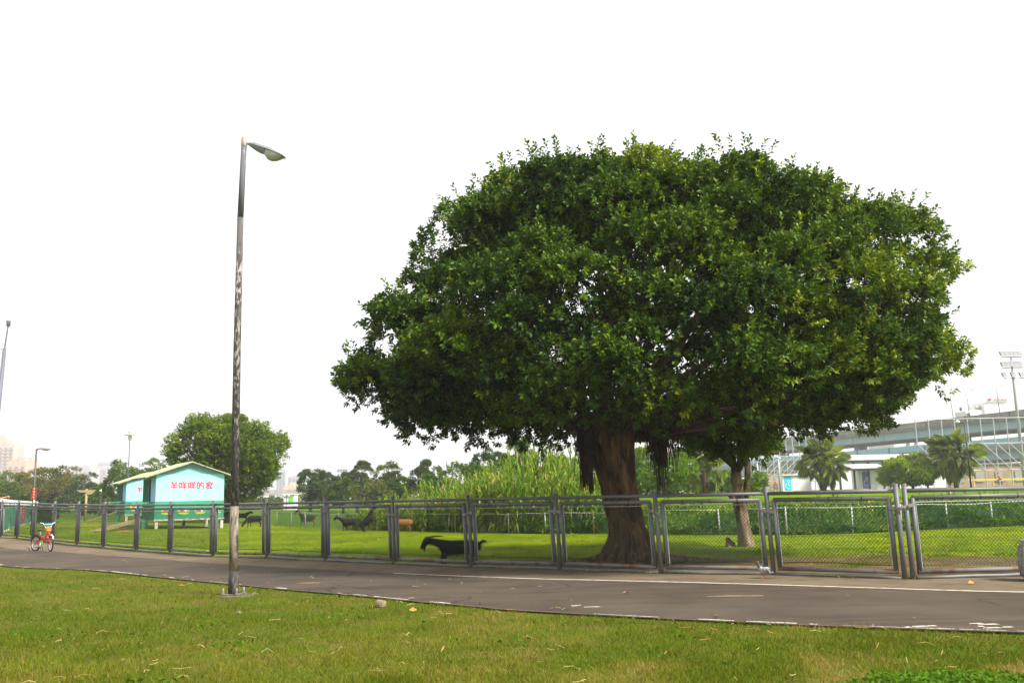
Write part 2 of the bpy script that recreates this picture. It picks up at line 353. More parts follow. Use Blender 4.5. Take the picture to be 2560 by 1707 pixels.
# bare earth under the banyan
def blob_sheet(c, rx, ry, off, n=40, k=6, amp=.18):
    mb = MB(); vs_ = [(c[0], c[1], float(zg(*c)) + off + .03)]
    ph = rng.uniform(0, 6.28, 5)
    for i in range(1, k + 1):
        for j in range(n):
            a = j * 2 * math.pi / n; r = i / k * (1 + amp * sum(math.sin((q + 2) * a + ph[q]) / (q + 1) for q in range(5)))
            x, y = c[0] + rx * r * math.cos(a), c[1] + ry * r * math.sin(a)
            vs_.append((x, y, float(zg(x, y)) + off + .03 * (1 - (i / k) ** 2) + .012 * rng.random() * (i < k)))
    fs = [(0, 1 + j, 1 + (j + 1) % n) for j in range(n)]
    fs += [(1 + i * n + j, 1 + (i + 1) * n + j, 1 + (i + 1) * n + (j + 1) % n, 1 + i * n + (j + 1) % n) for i in range(k - 1) for j in range(n)]
    return mb.add(vs_, fs)
M['bare'] = mat('bare_earth', (.135, .088, .036), .95, (.085, .052, .024), 3, 8, .35, .6, .8, 40, c3=(.17, .13, .05), scale3=1.3, lo3=.5, hi3=.7, spec=.1)
def bare_depth(x):                                       # how far the trodden earth reaches in from the fence
    return np.interp(x, [-2.2, -.5, 1.5, 3.5, 6.0, 8.0, 10, 12.5], [0, 1.2, 2.8, 3.6, 4.8, 5.4, 4.0, 0])
_o = np.argsort(fen_s[:, 0])
def fence_y(x): return np.interp(x, fen_s[_o, 0], fen_s[_o, 1])
bxs = np.linspace(-2.2, 12.5, 110)
struct('bare_earth', strip(np.c_[bxs, fence_y(bxs) + .06], np.c_[bxs, fence_y(bxs) + .08 + bare_depth(bxs) * 1.1], 8, .006, 90), 'bare', True)

# ---------------------------------------------------------------- grass
def in_view(x, y, m=1.5):                                # a margin wider than the picture
    return (np.abs(x) < y * .60 + m)
def blades(n, region, h, wd, tint, lean=.55, hpow=1.0):
    x, y = region(n); z = zg(x, y); N = len(x)
    hh = h * rng.uniform(.45, 1.25, N) ** hpow * (.55 + .95 * vnoise(x, y, 2.6, 41)); a = rng.uniform(0, 6.28, N)
    ln = np.abs(rng.normal(0, lean, N)) + .15
    dirx, diry = np.cos(a) * ln * hh, np.sin(a) * ln * hh
    b = rng.uniform(0, 3.14, N); wx, wy = np.cos(b) * wd / 2, np.sin(b) * wd / 2
    base = np.stack([x, y, z - .006], 1)
    v = np.stack([base + np.stack([wx, wy, 0 * x], 1), base - np.stack([wx, wy, 0 * x], 1), base + np.stack([dirx, diry, hh], 1)], 1)
    t = tint(x, y); return v, np.clip(t, 0, 1)
def vnoise(x, y, s, seed=0):
    """cheap smooth value noise"""
    r = np.random.default_rng(seed); G = r.random((64, 64)); x = x * s + 100; y = y * s + 100
    i, j = np.floor(x).astype(int), np.floor(y).astype(int); u, v = x - i, y - j; u = u * u * (3 - 2 * u); v = v * v * (3 - 2 * v)
    g = lambda a, b: G[a % 64, b % 64]
    return (g(i, j) * (1 - u) + g(i + 1, j) * u) * (1 - v) + (g(i, j + 1) * (1 - u) + g(i + 1, j + 1) * u) * v
def lawn_region(n):
    y = 6.3 + (33 - 6.3) * rng.random(n * 3) ** 2.0; x = rng.uniform(-1, 1, n * 3) * (y * .62 + 2)
    o = np.argsort(near_s[:, 0]); ok = y < np.interp(x, near_s[o, 0], near_s[o, 1]) + .02 + .16 * (vnoise(x, y, 3, 4) - .5)
    ok &= rng.random(len(x)) < .55 + .9 * vnoise(x, y, 1.3, 42)
    return x[ok][:n], y[ok][:n]
def lawn_tint(x, y):
    d = vnoise(x, y, .55, 1) * .5 + vnoise(x, y, 1.9, 2) * .5
    right = np.clip((x + 1) / 6, 0, 1)
    return .10 + .80 * smooth(.40, .72, d) * (.45 + .75 * right) + rng.normal(0, .20, len(x)) + .5 * (rng.random(len(x)) < .07 + .06 * right)
v, t = blades(300000, lawn_region, .040, .0075, lawn_tint, .75)
v2, t2 = blades(36000, lawn_region, .075, .008, lambda x, y: lawn_tint(x, y) - .12, .7)
o = link('lawn_grass', quads_mesh('lawn_grass', np.r_[v, v2], 3, [(0, 1, 2)], np.r_[t, t2]), None, M['blade']); o['kind'] = 'stuff'; o['label'] = 'short patchy green grass with dry blades'
def past_region(n):
    y = 15.5 + 38 * rng.random(n * 3) ** 1.7; x = rng.uniform(-1, 1, n * 3) * (y * .60 + 1)
    o = np.argsort(fen_s[:, 0]); ok = (y > np.interp(x, fen_s[o, 0], fen_s[o, 1]) + .12) & (y < bank_y(x) - .1)
    bare = (y - fence_y(x) < bare_depth(x) * (.25 + 1.1 * vnoise(x, y, 1.1, 9))) & (rng.random(len(x)) < .90)
    ok &= ~bare; return x[ok][:n], y[ok][:n]
v, t = blades(170000, past_region, .034, .012, lambda x, y: .28 + .6 * (vnoise(x, y, .35, 5) - .5) + .4 * (vnoise(x, y, 2.2, 15) - .5) + .4 * smooth(.5, .8, vnoise(x, y, .9, 6)) + rng.normal(0, .17, len(x)), .6)
o = link('pasture_grass', quads_mesh('pasture_grass', v, 3, [(0, 1, 2)], t), None, M['pblade']); o['kind'] = 'stuff'; o['label'] = 'bright green grazed grass of the goat pasture'
v, t = blades(16000, lambda n: (lambda q: (q[0][q[2]], q[1][q[2]]))((lambda x, y: (x, y, vnoise(x, y, 1.9, 61) > .74))(*past_region(n * 5))), .085, .013, lambda x, y: .12 + rng.normal(0, .15, len(x)), .6)
o = link('pasture_tufts', quads_mesh('pasture_tufts', v, 3, [(0, 1, 2)], t), None, M['pblade']); o['kind'] = 'stuff'
x, y = past_region(420); v = leaf_mesh('fallen_leaves', np.stack([x, y, zg(x, y) + .03], 1), unit(np.stack([rng.normal(size=len(x)), rng.normal(size=len(x)), rng.uniform(0, .3, len(x))], 1)), rng.uniform(.05, .11, len(x)), np.clip(rng.normal(.5, .3, len(x)), 0, 1), .55)
o = link('fallen_leaves', v, None, M['straw']); o['kind'] = 'stuff'
# rough tufts at the foot of the fence and along the kerb
def foot_region(n):
    k = rng.integers(0, len(fen_s) - 1, n); q = fen_s[k] + (fen_s[k + 1] - fen_s[k]) * rng.random((n, 1)); q = q + np.stack([0 * q[:, 0], rng.normal(-.05, .10, n)], 1)
    ok = in_view(q[:, 0], q[:, 1]) & (vnoise(q[:, 0], q[:, 1], 1.1, 12) > .42 - .02 * q[:, 0].clip(-20, 0) * .5); q = q[ok]; return q[:, 0], q[:, 1]
v, t = blades(9000, foot_region, .05, .009, lambda x, y: .25 + rng.normal(0, .3, len(x)), .8)
o = link('fence_foot_grass', quads_mesh('fence_foot_grass', v, 3, [(0, 1, 2)], t), None, M['blade']); o['kind'] = 'stuff'
# dry stalks lying about
def stalks(n, region, Lm, wd):
    x, y = region(n); N = len(x); a = rng.uniform(0, 6.28, N); L = Lm * rng.uniform(.35, 1.6, N); bend = rng.normal(0, .5, N)
    pts = []
    for i, f_ in enumerate((0, .5, 1.0)):
        aa = a + bend * f_; pts.append(np.stack([x + np.cos(aa) * L * f_, y + np.sin(aa) * L * f_, 0 * x], 1))
    w_ = np.stack([-np.sin(a), np.cos(a), 0 * a], 1) * wd * rng.uniform(.5, 1.3, (N, 1)); v = []
    zz = [rng.uniform(.012, .04, N), rng.uniform(.02, .055, N), rng.uniform(.008, .04, N)]
    for i in range(3):
        p = pts[i]; p[:, 2] = zg(p[:, 0], p[:, 1]) + zz[i]
        v += [p - w_ / 2, p + w_ / 2 + V(0, 0, .004)]
    return np.stack(v, 1), np.clip(rng.normal(.5, .3, N), 0, 1)
def straw_region(n):
    x, y = lawn_region(n * 4); o = np.argsort(near_s[:, 0]); e = np.interp(x, near_s[o, 0], near_s[o, 1]) - y
    ok = rng.random(len(x)) < (.25 + .9 * np.exp(-e / .5) + .35 * smooth(.5, .8, vnoise(x, y, .8, 3))); return x[ok][:n], y[ok][:n]
def path_region(n):
    k = rng.integers(0, 199, n); u_ = rng.random(n) ** 1.6
    A = np.stack([np.interp(np.linspace(0, 1, 200), np.linspace(0, 1, len(near_s)), near_s[:, i]) for i in (0, 1)], 1)[k]
    q = A + np.stack([rng.normal(0, .5, n), u_ * 3.8], 1); ok = in_view(q[:, 0], q[:, 1]); return q[ok, 0], q[ok, 1]
a1, b1 = stalks(620, straw_region, .11, .0045); a2, b2 = stalks(90, path_region, .08, .004)
a3, b3 = stalks(420, foot_region, .10, .008)
o = link('dry_straw', quads_mesh('dry_straw', np.r_[a1, a2, a3], 6, [(0, 2, 3, 1), (2, 4, 5, 3)], np.r_[b1, b2, b3]), None, M['straw']); o['kind'] = 'stuff'
# clover patch at the lower right
n = 5200; cxy = gp(2420, 1722); a = rng.uniform(0, 6.28, n); r = np.sqrt(rng.random(n))
x = cxy[0] + 1.0 * r * np.cos(a) + .0; y = cxy[1] + .36 * r * np.sin(a) - .02
hh = .03 + .07 * vnoise(x, y, 4, 8)
p = np.stack([x, y, zg(x, y) + hh * rng.uniform(.4, 1.1, n)], 1); d = unit(np.stack([rng.normal(size=n), rng.normal(size=n), rng.uniform(-.1, .6, n)], 1))
# broad-leaved weeds in the lawn
nw = 2400; xw, yw = lawn_region(9000); kk = vnoise(xw, yw, 1.7, 51) > .66; xw, yw = xw[kk][:nw], yw[kk][:nw]; n2 = len(xw)
pw = np.stack([xw, yw, zg(xw, yw) + .012 + .02 * rng.random(n2)], 1)
w_o = link('lawn_weeds', leaf_mesh('lawn_weeds', pw, unit(np.stack([rng.normal(size=n2), rng.normal(size=n2), rng.uniform(.1, .9, n2)], 1)), rng.uniform(.03, .07, n2), np.clip(rng.normal(.25, .2, n2), 0, 1), .55, .05), None, M['clover']); w_o['kind'] = 'stuff'
o = link('clover_patch', leaf_mesh('clover_patch', p, d, rng.uniform(.02, .038, n), np.clip(rng.normal(.5, .25, n), 0, 1), .95, .05), None, M['clover']); o['kind'] = 'stuff'
# leafy ground cover on the bank behind the far fence
n = 52000; x = rng.uniform(-9, 34, n); y = bank_y(x) + .25 + 5.2 * rng.random(n) ** 1.25
keep = vnoise(x, y, 1.3, 21) > .18; x, y = x[keep], y[keep]; N = len(x)
top = 1 - smooth(2.6, 5.0, y - bank_y(x)); hh = (.04 + (.25 + .75 * vnoise(x, y, .55, 25)) * vnoise(x, y, 1.1, 22) * top) * rng.random(N) ** .6
p = np.stack([x, y, zg(x, y) + hh], 1); d = unit(np.stack([rng.normal(size=N), rng.normal(-.3, 1, N), rng.uniform(-.1, 1.2, N)], 1))
o = link('bank_ground_cover', leaf_mesh('bank_ground_cover', p, d, rng.uniform(.10, .24, N), np.clip(.33 + .9 * (vnoise(x, y, .7, 23) - .5) + rng.normal(0, .14, N) + .35 * (vnoise(x, y, 2.4, 26) - .4) + .45 * (1 - top), 0, 1), .45), None, M['bankleaf']); o['kind'] = 'stuff'
# tall reeds
def reeds(cx, cy, H, lush):
    """cane stems with long arching leaves"""
    V_, T_ = [], []; n = len(cx); k = 11
    for j in range(k):
        f0 = .12 + .86 * (j / (k - 1)); a = rng.uniform(0, 6.28, n); L = H * rng.uniform(.22, .40, n) * (1.1 - .3 * f0)
        tilt = np.stack([rng.normal(0, .08, n), rng.normal(0, .08, n)], 1) if j == 0 else tilt
        b = np.stack([cx + tilt[:, 0] * H * f0, cy + tilt[:, 1] * H * f0, zg(cx, cy) + H * f0 * .8], 1)
        o_ = np.stack([np.cos(a), np.sin(a), 0 * a], 1); up = rng.uniform(.7, 1.6, n)[:, None] * (.6 + .7 * f0)
        wv = np.stack([-np.sin(a), np.cos(a), 0 * a], 1) * (.030 * rng.uniform(.6, 1.4, n))[:, None]
        pts = [b + (o_ * s_ * .55 + V(0, 0, 1) * (up * s_ - (.95 + .25 * up) * s_ ** 2)) * L[:, None] for s_ in (0, .35, .7, 1.0)]
        ws = [.7, 1, .75, .05]; v = []
        for q, w_ in zip(pts, ws): v += [q - wv * w_, q + wv * w_]
        V_.append(np.stack(v, 1)); T_.append(np.clip(rng.normal(.30, .16, n) + .55 * (rng.random(n) < .10) + (.22 if j < 3 else 0) - lush, 0, 1))
    st = np.stack([cx, cy, zg(cx, cy)], 1); tp = st + np.stack([tilt[:, 0] * H, tilt[:, 1] * H, H * .9], 1); ww = V(.016, 0, 0)
    md = (st + tp) / 2; V_.append(np.stack([st - ww, st + ww, md - ww, md + ww, md - ww, md + ww, tp - ww * .5, tp + ww * .5], 1)); T_.append(np.clip(rng.normal(.6, .2, n), 0, 1))
    return np.concatenate(V_), np.concatenate(T_)
cl = []                                                  # clumps: centre, spread, height
for px in np.r_[rng.uniform(905, 1480, 120), rng.uniform(1130, 1440, 40)]:
    x = (px - 1280) / F * 40; y = float(bank_y(x)) + .9 + 8 * rng.random() ** 1.4; x = (px - 1280) / F * y
    H = np.interp(px, [900, 960, 1050, 1150, 1250, 1330, 1420, 1480], [1.2, 1.6, 2.4, 2.2, 2.7, 3.1, 2.6, 1.9]) * rng.choice([.62, .75, .85, 1.0, 1.12]); cl.append((x, y, H))
xs, ys, Hs = [], [], []
for x, y, H in cl:
    k = rng.integers(6, 13); xs.append(x + rng.normal(0, .28, k)); ys.append(y + rng.normal(0, .28, k)); Hs.append(H * rng.uniform(.7, 1.08, k))
v1, t1 = reeds(np.concatenate(xs), np.concatenate(ys), np.concatenate(Hs), .02)
px = 860 + 620 * rng.random(900); x = (px - 1280) / F * 41; y = bank_y(x) + .4 + rng.random(900) * 3.2; x = (px - 1280) / F * y
v2, t2 = reeds(x, y, np.interp(px, [860, 950, 1480], [.5, 1.2, 1.3]) * rng.uniform(.5, 1.3, 900), -.12)
xb = rng.uniform(3, 32, 420); yb = bank_y(xb) + .5 + 3.6 * rng.random(420) ** 1.3; hb = .35 + .75 * vnoise(xb, yb, .5, 71)
v3, t3 = reeds(xb, yb, hb, .10); v2 = np.r_[v2, v3]; t2 = np.r_[t2, t3]
o = link('reed_stand', quads_mesh('reed_stand', np.r_[v1, v2], 8, [(0, 2, 3, 1), (2, 4, 5, 3), (4, 6, 7, 5)], np.r_[t1, t2]), None, M['reed']); o['kind'] = 'stuff'; o['label'] = 'tall light green reeds with dry stalks behind the wire fence'
# ================================================================== TREES
# ---- the banyan
rng = np.random.default_rng(23)
TB = gp(1572, 1406); TY = float(TB[1])
tree = thing('banyan_tree', 'huge spreading banyan with dense dark green dome and fluted brown trunk behind the pipe fence', 'tree', TB)
TBv = np.array(TB)
def rel(p): return np.asarray(p, float) - TBv
PROF = [(352, 1470, 1700), (385, 1345, 1780), (430, 1250, 1910), (475, 1150, 2010), (520, 1050, 2140), (580, 1000, 2255), (640, 1012, 2335), (700, 970, 2395),
        (760, 932, 2425), (820, 880, 2435), (880, 838, 2440), (930, 785, 2450), (980, 800, 2430), (1020, 880, 2385), (1060, 1000, 2310), (1095, 1180, 2230)]
PROF = [(y + 58 * max(0, (900 - y) / 548), a + 2, b - 10) for y, a, b in PROF]
zz = np.array([atY(1600, y, TY)[2] for y, _, _ in PROF]); xl = np.array([atY(a, y, TY)[0] for y, a, _ in PROF]); xr = np.array([atY(b, y, TY)[0] for y, _, b in PROF])
o_ = np.argsort(zz); zz, xl, xr = zz[o_], xl[o_], xr[o_]
def crown_at(z): return np.interp(z, zz, xl), np.interp(z, zz, xr)
DEPTH = .76
def shell(n, zlo, zhi, inset, sp):
    """evenly spread points on the crown's outer surface"""
    P, Nn = [], []
    for _ in range(n * 14):
        z = rng.uniform(zlo, zhi); a = rng.uniform(0, 2 * math.pi); l, r = crown_at(z); hw = (r - l) / 2; cx = (r + l) / 2
        if rng.random() > hw / 7.2 * .8 + .2: continue
        f_ = max(0.05, (hw - inset)) ; lump = min(1.0, .955 + .06 * math.sin(3 * a + z * 1.7) + .08 * math.sin(5 * a - z * 2.3))
        p = V(cx + f_ * math.cos(a) * lump, TY + f_ * DEPTH * math.sin(a) * lump, z)
        if P and min(np.sum((np.array(P) - p) ** 2, 1)) < sp * sp: continue
        hz = (z - 4.6) / 5.2; nn = unit(V(math.cos(a), math.sin(a) / DEPTH, .25 + 1.3 * max(0, hz))); P.append(p); Nn.append(nn)
        if len(P) >= n: break
    return np.array(P), np.array(Nn)
zb, zt = zz[0], zz[-1]
P1, N1 = shell(225, zb + .35, zt - .9, 1.15, 1.0)
P1 = P1 + N1 * np.clip(rng.normal(-.08, .30, (len(P1), 1)), -.8, .16) * V(1, 1, .5)
# top cap
PT, NT_ = [], []
for _ in range(900):
    px, yy = rng.uniform(1330, 1800), rng.uniform(-2.2, 2.2); x = atY(px, 400, TY)[0]
    z = np.interp(px, [1330, 1480, 1660, 1730, 1800], [atY(1300, 560, TY)[2], atY(1480, 500, TY)[2], atY(1660, 500, TY)[2], atY(1730, 545, TY)[2], atY(1800, 570, TY)[2]]) - .12 * yy * yy
    p = V(x, TY + yy, z - .30 + rng.normal(0, .2))
    if PT and min(np.sum((np.array(PT) - p) ** 2, 1)) < .7: continue
    PT.append(p); NT_.append(V(0, yy * .2, 1.0))
PT = np.array(PT); NT_ = unit(np.array(NT_))
# spiky leader tips that stand out of the outline
TIP = []
for px, py in [(1270, 420), (1380, 378), (1488, 352), (1575, 372), (1662, 352), (1740, 402), (1888, 412), (1985, 462), (2072, 512), (2145, 522), (2255, 572), (2315, 622), (2395, 690), (2415, 750), (2428, 880), (2440, 930),
               (1050, 515), (1125, 498), (1205, 500), (985, 620), (1000, 590), (950, 715), (895, 808), (868, 878), (830, 940), (905, 1010), (1060, 1075)]:
    dx_, dy_ = 1620 - px, 900 - py; k_ = 84 / math.hypot(dx_, dy_); TIP.append(atY(px + dx_ * k_, py + dy_ * k_, TY + rng.uniform(-.9, .9)))
TIP = np.array(TIP); NTIP = unit(TIP - V(3.1, TY, 5.2)) * .7 + V(0, 0, .6); NTIP = unit(NTIP)
# lower skirt and inner foliage
P2, N2 = shell(110, zb + .05, zb + 1.3, 1.7, .65)
P3, N3 = shell(240, zb + 1.0, zt - 1.2, 2.45, .8)
keep = rng.random(len(P2)) < .8; P2, N2 = P2[keep], N2[keep]
targets = []
for k in range(22):
    a = k * 2 * math.pi / 22 + rng.normal(0, .12); z = rng.choice([4.1, 5.2, 6.4, 7.4]) + rng.uniform(-.3, .3); l, r = crown_at(z); hw = (r - l) / 2 * rng.uniform(.58, .72); cx = (l + r) / 2
    targets.append(rel(V(cx + hw * math.cos(a), TY + hw * DEPTH * math.sin(a), z)))
for px, py, dy in [(1100, 985, -1.5), (1040, 940, 0), (2150, 990, -1.0), (2230, 920, .5), (2100, 1040, 1.5), (1850, 1020, -3), (1260, 900, -2.6), (1750, 800, -3), (2000, 820, -2.4)]:
    targets.append(rel(atY(px, py, TY + dy)))
P4 = np.array(targets) + TBv; N4 = unit(P4 - V(3.1, TY, 4.6))
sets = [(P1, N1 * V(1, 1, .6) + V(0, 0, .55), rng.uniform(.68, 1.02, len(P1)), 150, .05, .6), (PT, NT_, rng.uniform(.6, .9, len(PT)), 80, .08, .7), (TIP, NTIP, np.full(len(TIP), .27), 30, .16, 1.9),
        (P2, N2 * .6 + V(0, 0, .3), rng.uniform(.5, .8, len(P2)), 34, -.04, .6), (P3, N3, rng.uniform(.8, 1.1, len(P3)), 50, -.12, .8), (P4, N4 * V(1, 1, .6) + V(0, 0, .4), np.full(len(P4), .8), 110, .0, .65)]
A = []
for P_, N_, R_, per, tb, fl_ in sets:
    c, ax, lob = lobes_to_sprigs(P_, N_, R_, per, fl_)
    # fresh yellow-green growth at the tips; the sunlit right side is put into the tint
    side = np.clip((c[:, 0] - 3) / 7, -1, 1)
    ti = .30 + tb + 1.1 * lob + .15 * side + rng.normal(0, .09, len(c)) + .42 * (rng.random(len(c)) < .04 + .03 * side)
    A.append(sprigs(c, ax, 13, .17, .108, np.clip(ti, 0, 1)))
# long leading shoots that give the outline its sprays
k_ = 7; nn = unit(N1[:, None] + .55 * rng.normal(size=(len(P1), k_, 3)) + V(0, 0, .45)).reshape(-1, 3)
c = np.repeat(P1, k_, 0) + nn * rng.uniform(.55, .85, (len(nn), 1)) * V(1, 1, .75)
A.append(sprigs(c, unit(nn + V(0, 0, .3)), 17, .46, .112, np.clip(.42 + rng.normal(0, .14, len(c)) + .1 * np.clip((c[:, 0] - 3) / 7, -1, 1), 0, 1)))  # shoots on the right are tinted lighter too, as if sunlit
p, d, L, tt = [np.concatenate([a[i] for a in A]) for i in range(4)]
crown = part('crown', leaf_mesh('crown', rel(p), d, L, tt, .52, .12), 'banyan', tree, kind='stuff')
# trunk: fused, fluted roots around a leaning core
ph = rng.uniform(0, 6.28, 6)
def fl(i, th): return 1 + .10 * np.sin(5 * th + ph[0] + i * .10) + .07 * np.sin(9 * th + ph[1] - i * .13) + .05 * np.sin(13 * th + ph[2] + i * .2)
def tx(z): return np.interp(z, [0, .6, 1.2, 1.9, 2.7, 3.4], [0.0, .02, -.09, -.22, -.36, -.40])
mb = MB(); zs = np.linspace(-.15, 3.3, 30)
rad = np.interp(zs, [-.15, 0, .15, .4, .8, 1.3, 1.9, 2.5, 3.0, 3.4], [.53, .49, .44, .38, .34, .34, .37, .45, .60, .68])
mb.tube(np.stack([tx(zs), 0 * zs, zs], 1), rad, 36, True, fl)
for k in range(15):                                       # strands of root running up the trunk
    a = k * 2 * math.pi / 15 + rng.normal(0, .12); tw = rng.normal(.25, .2); top = rng.uniform(.9, 3.2); pts, rs = [], []
    for z in np.linspace(-.12, top, 14):
        r = np.interp(z, [-.12, 0, .12, .35, .8, 1.4, 2.2, 3.2], [.84, .62, .50, .39, .32, .315, .35, .51]); aa = a + tw * z * .5
        pts.append((tx(z) + r * math.cos(aa), r * math.sin(aa), z)); rs.append(np.interp(z, [-.1, .2, 1, top], [.11, .13, .10, .04]) * (1 + .25 * math.sin(z * 5 + k)))
    mb.tube(pts, rs, 9)
mb.tube([(.10, -.30, .9), (.02, -.34, 1.5), (-.22, -.36, 2.1), (-.52, -.30, 2.8), (-.7, -.2, 3.2)], [.10, .17, .22, .25, .2], 14, True, fl)
mb.tube([(.12, -.22, .7), (.08, -.28, 1.5), (.02, -.32, 2.2), (.0, -.3, 3.0)], [.10, .15, .18, .22], 14, True, fl)
part('trunk', mb, 'bark', tree, True)
mb = MB()
for k, (a, L) in enumerate([(-.35, 2.3), (-.1, 1.9), (.5, 1.2), (2.7, 1.5), (3.3, 1.1), (-1.2, .9), (-2.0, .8), (-.75, 1.3)]):
    pts, rs = [], []
    for t in np.linspace(0, 1, 10):
        r = .5 + L * t; aa = a + .25 * math.sin(3 * t + k); pts.append((r * math.cos(aa), r * math.sin(aa) * .6, .10 * (1 - t) ** 2 + .015 - .06 * t)); rs.append(.10 * (1 - t) + .025)
    mb.tube(pts, rs, 8)
part('surface_roots', mb, 'bark', tree, True)
# limbs
mb = MB(); LP = []; CEN = V(tx(3.0), 0, 0)
for T in targets:
    s = V(tx(2.8) + rng.normal(0, .22), rng.normal(0, .16), rng.uniform(2.5, 3.1)); pts = []
    n_ = 12; j1, j2 = rng.normal(0, .28, 3), rng.normal(0, .15, 3)
    for t in np.linspace(0, 1, n_):
        hz = s + (T - s) * t; rise = (T[2] - s[2]) * (math.sin(t * math.pi / 2) - t) * .5
        pts.append(hz + V(0, 0, rise) + j1 * math.sin(t * math.pi) + j2 * math.sin(2.6 * t * math.pi) * t)
    pts = [V(q[0], q[1], max(q[2], min(s[2], T[2]) + .0)) for q in pts]; r0 = rng.uniform(.085, .155); mb.tube(pts, np.linspace(r0, .03, n_) ** 1.0, 9); LP += [(q, r0 * (1 - i / n_) + .03) for i, q in enumerate(pts) if i > 2]
LPp = np.array([q for q, _ in LP]); LPr = np.array([r for _, r in LP])
for q in np.r_[P1, PT, P2, P3, TIP]:
    q = rel(q); d_ = np.linalg.norm(LPp - q, axis=1) + .8 * np.clip(LPp[:, 2] - q[2], 0, 9); i = int(np.argmin(d_)); s = LPp[i]; mid = (s + q) / 2 + rng.normal(0, .12, 3)
    mb.tube([s, (s + mid) / 2 + rng.normal(0, .05, 3), mid, (mid + q) / 2 + V(0, 0, .06), q], np.linspace(min(.06, LPr[i]), .012, 5), 5)
part('limbs', mb, 'limb', tree, True, kind='stuff')
# hanging aerial roots
mb = MB()
def hang(cx, cy, cz, n, Lm, sx, sy, r=.013):
    for _ in range(n):
        x, y = cx + rng.normal(0, sx), cy + rng.normal(0, sy); L = Lm * rng.uniform(.45, 1.1); pts = []; w1, w2 = rng.normal(0, .04, 2)
        for t in np.linspace(0, 1, 7): pts.append((x + w1 * math.sin(5 * t) + (cx - x) * .3 * t, y + w2 * math.sin(4 * t), cz - L * t))
        mb.tube(pts, np.linspace(r, r * .35, 7) * rng.uniform(.6, 1.5), 4)
for px, py, n_, L, sx, r in [(1460, 1065, 80, 1.55, .06, .022), (1472, 1090, 60, 1.4, .05, .022), (1446, 1080, 16, 1.2, .1, .012), (1628, 1050, 40, 1.35, .10, .016), (1648, 1055, 80, 1.60, .08, .020), (1672, 1050, 40, 1.3, .12, .013), (1700, 1050, 8, .9, .15, .009), (1560, 1040, 18, .9, .25, .012), (1300, 960, 8, .6, .5, .006), (1900, 1000, 10, .5, .8, .006)]:
    q = rel(atY(px, py, TY - rng.uniform(.1, .6))); hang(q[0], q[1], q[2] + .25, n_, L, sx, sx, r)
part('aerial_roots', mb, 'aerial', tree, False, kind='stuff')

# ---- a general tree builder for the others
def small_tree(name, label, base, H, W, trunk_h, leaf, n_lobes, per, mkey, group=None, barkm='limb', shape='round', tr=None, k=7, seed=1, depth=.85, lobe_r=.27, tint=.4, dens=1):
    t = thing(name, label, 'tree', base, 0, group); r_ = np.random.default_rng(seed)
    C, Nn = [], []; ch = H - trunk_h; cz = trunk_h + ch * .5
    for _ in range(n_lobes * 8):
        d_ = unit(r_.normal(size=3)); rr = r_.uniform(.62, .86) if r_.random() < .8 else r_.uniform(.2, .6)
        if shape == 'dome' and d_[2] < -.35: continue
        lump = 1 + .12 * math.sin(3 * math.atan2(d_[1], d_[0]) + seed) + .1 * math.sin(5 * d_[2] + seed * 2)
        p = V(d_[0] * W / 2 * rr * lump, d_[1] * W / 2 * depth * rr * lump, cz + d_[2] * ch / 2 * rr * lump)
        if shape == 'dome': p[2] = trunk_h + .1 * ch + max(d_[2], -.1) * ch * .9 * rr * lump
        C.append(p); Nn.append(d_)
        if len(C) >= n_lobes: break
    C, Nn = np.array(C), np.array(Nn); R_ = lobe_r * min(W, ch * 1.3) / 2 * r_.uniform(.7, 1.2, len(C))
    c, ax, lob = lobes_to_sprigs(C, Nn, R_, per)
    p, d, L, tt = sprigs(c, ax, k, leaf * 1.4, leaf, np.clip(tint + lob + .2 * (c[:, 2] - cz) / H + r_.normal(0, .1, len(c)), 0, 1))
    mb = MB(); r0 = tr or .035 * H
    mb.tube([(0, 0, -.1), (.03 * H * .3, 0, trunk_h * .5), (0, .02 * H * .3, trunk_h), (0, 0, cz)], [r0 * 1.3, r0, r0 * .85, r0 * .4], 9)
    part('trunk', mb, barkm, t, True)
    mb = MB()
    for q in C[::2]:
        s = V(0, 0, trunk_h * .8 + .3 * (cz - trunk_h) * r_.random()); mb.tube([s, (s + q) / 2 + V(0, 0, .08 * ch * r_.random()), q], [r0 * .35, r0 * .2, r0 * .06], 5)
    part('limbs', mb, barkm, t, True, kind='stuff')
    part('crown', leaf_mesh('crown', p, d, L, tt, .55), mkey, t, kind='stuff')
    return t
# second tree inside the pen, its trunk lopped and pale
b = gp(1862, 1366); Y2 = float(b[1])
t = thing('lopped_fig_tree', 'smaller fig tree with pale scarred forked trunk standing behind the banyan', 'tree', b)
zt2 = [float(atY(1850, y, Y2)[2] - b[2]) for y in (1366, 1300, 1240, 1180, 1150)]
mb = MB(); zs = np.linspace(-.1, zt2[3], 18); ph2 = rng.uniform(0, 6, 3)
mb.tube(np.stack([np.interp(zs, [0, zt2[1], zt2[2], zt2[3]], [.06, -.02, -.10, -.12]), 0 * zs, zs], 1), np.interp(zs, [-.1, .1, .5, 1.4, zt2[3]], [.26, .20, .155, .165, .14]), 22, True,
        lambda i, th: 1 + .13 * np.sin(4 * th + i * .25 + ph2[0]) + .08 * np.sin(7 * th - i * .3 + ph2[1]))
z2 = zt2[2] * .9
mb.tube([(0, 0, z2 - .5), (.12, .02, z2 + .1), (.20, .03, z2 + .6), (.23, .03, zt2[4])], [.08, .10, .09, .075], 12)
mb.tube([(-.1, 0, z2), (-.20, -.02, z2 + .55), (-.16, -.02, zt2[4] + .1)], [.08, .095, .07], 12)
mb.tube([(-.1, 0, z2 - .1), (-.36, -.1, z2 + .22)], [.10, .08], 9)
part('trunk', mb, 'bark2', t, True)
n_ = 46; C = []; Nn = []
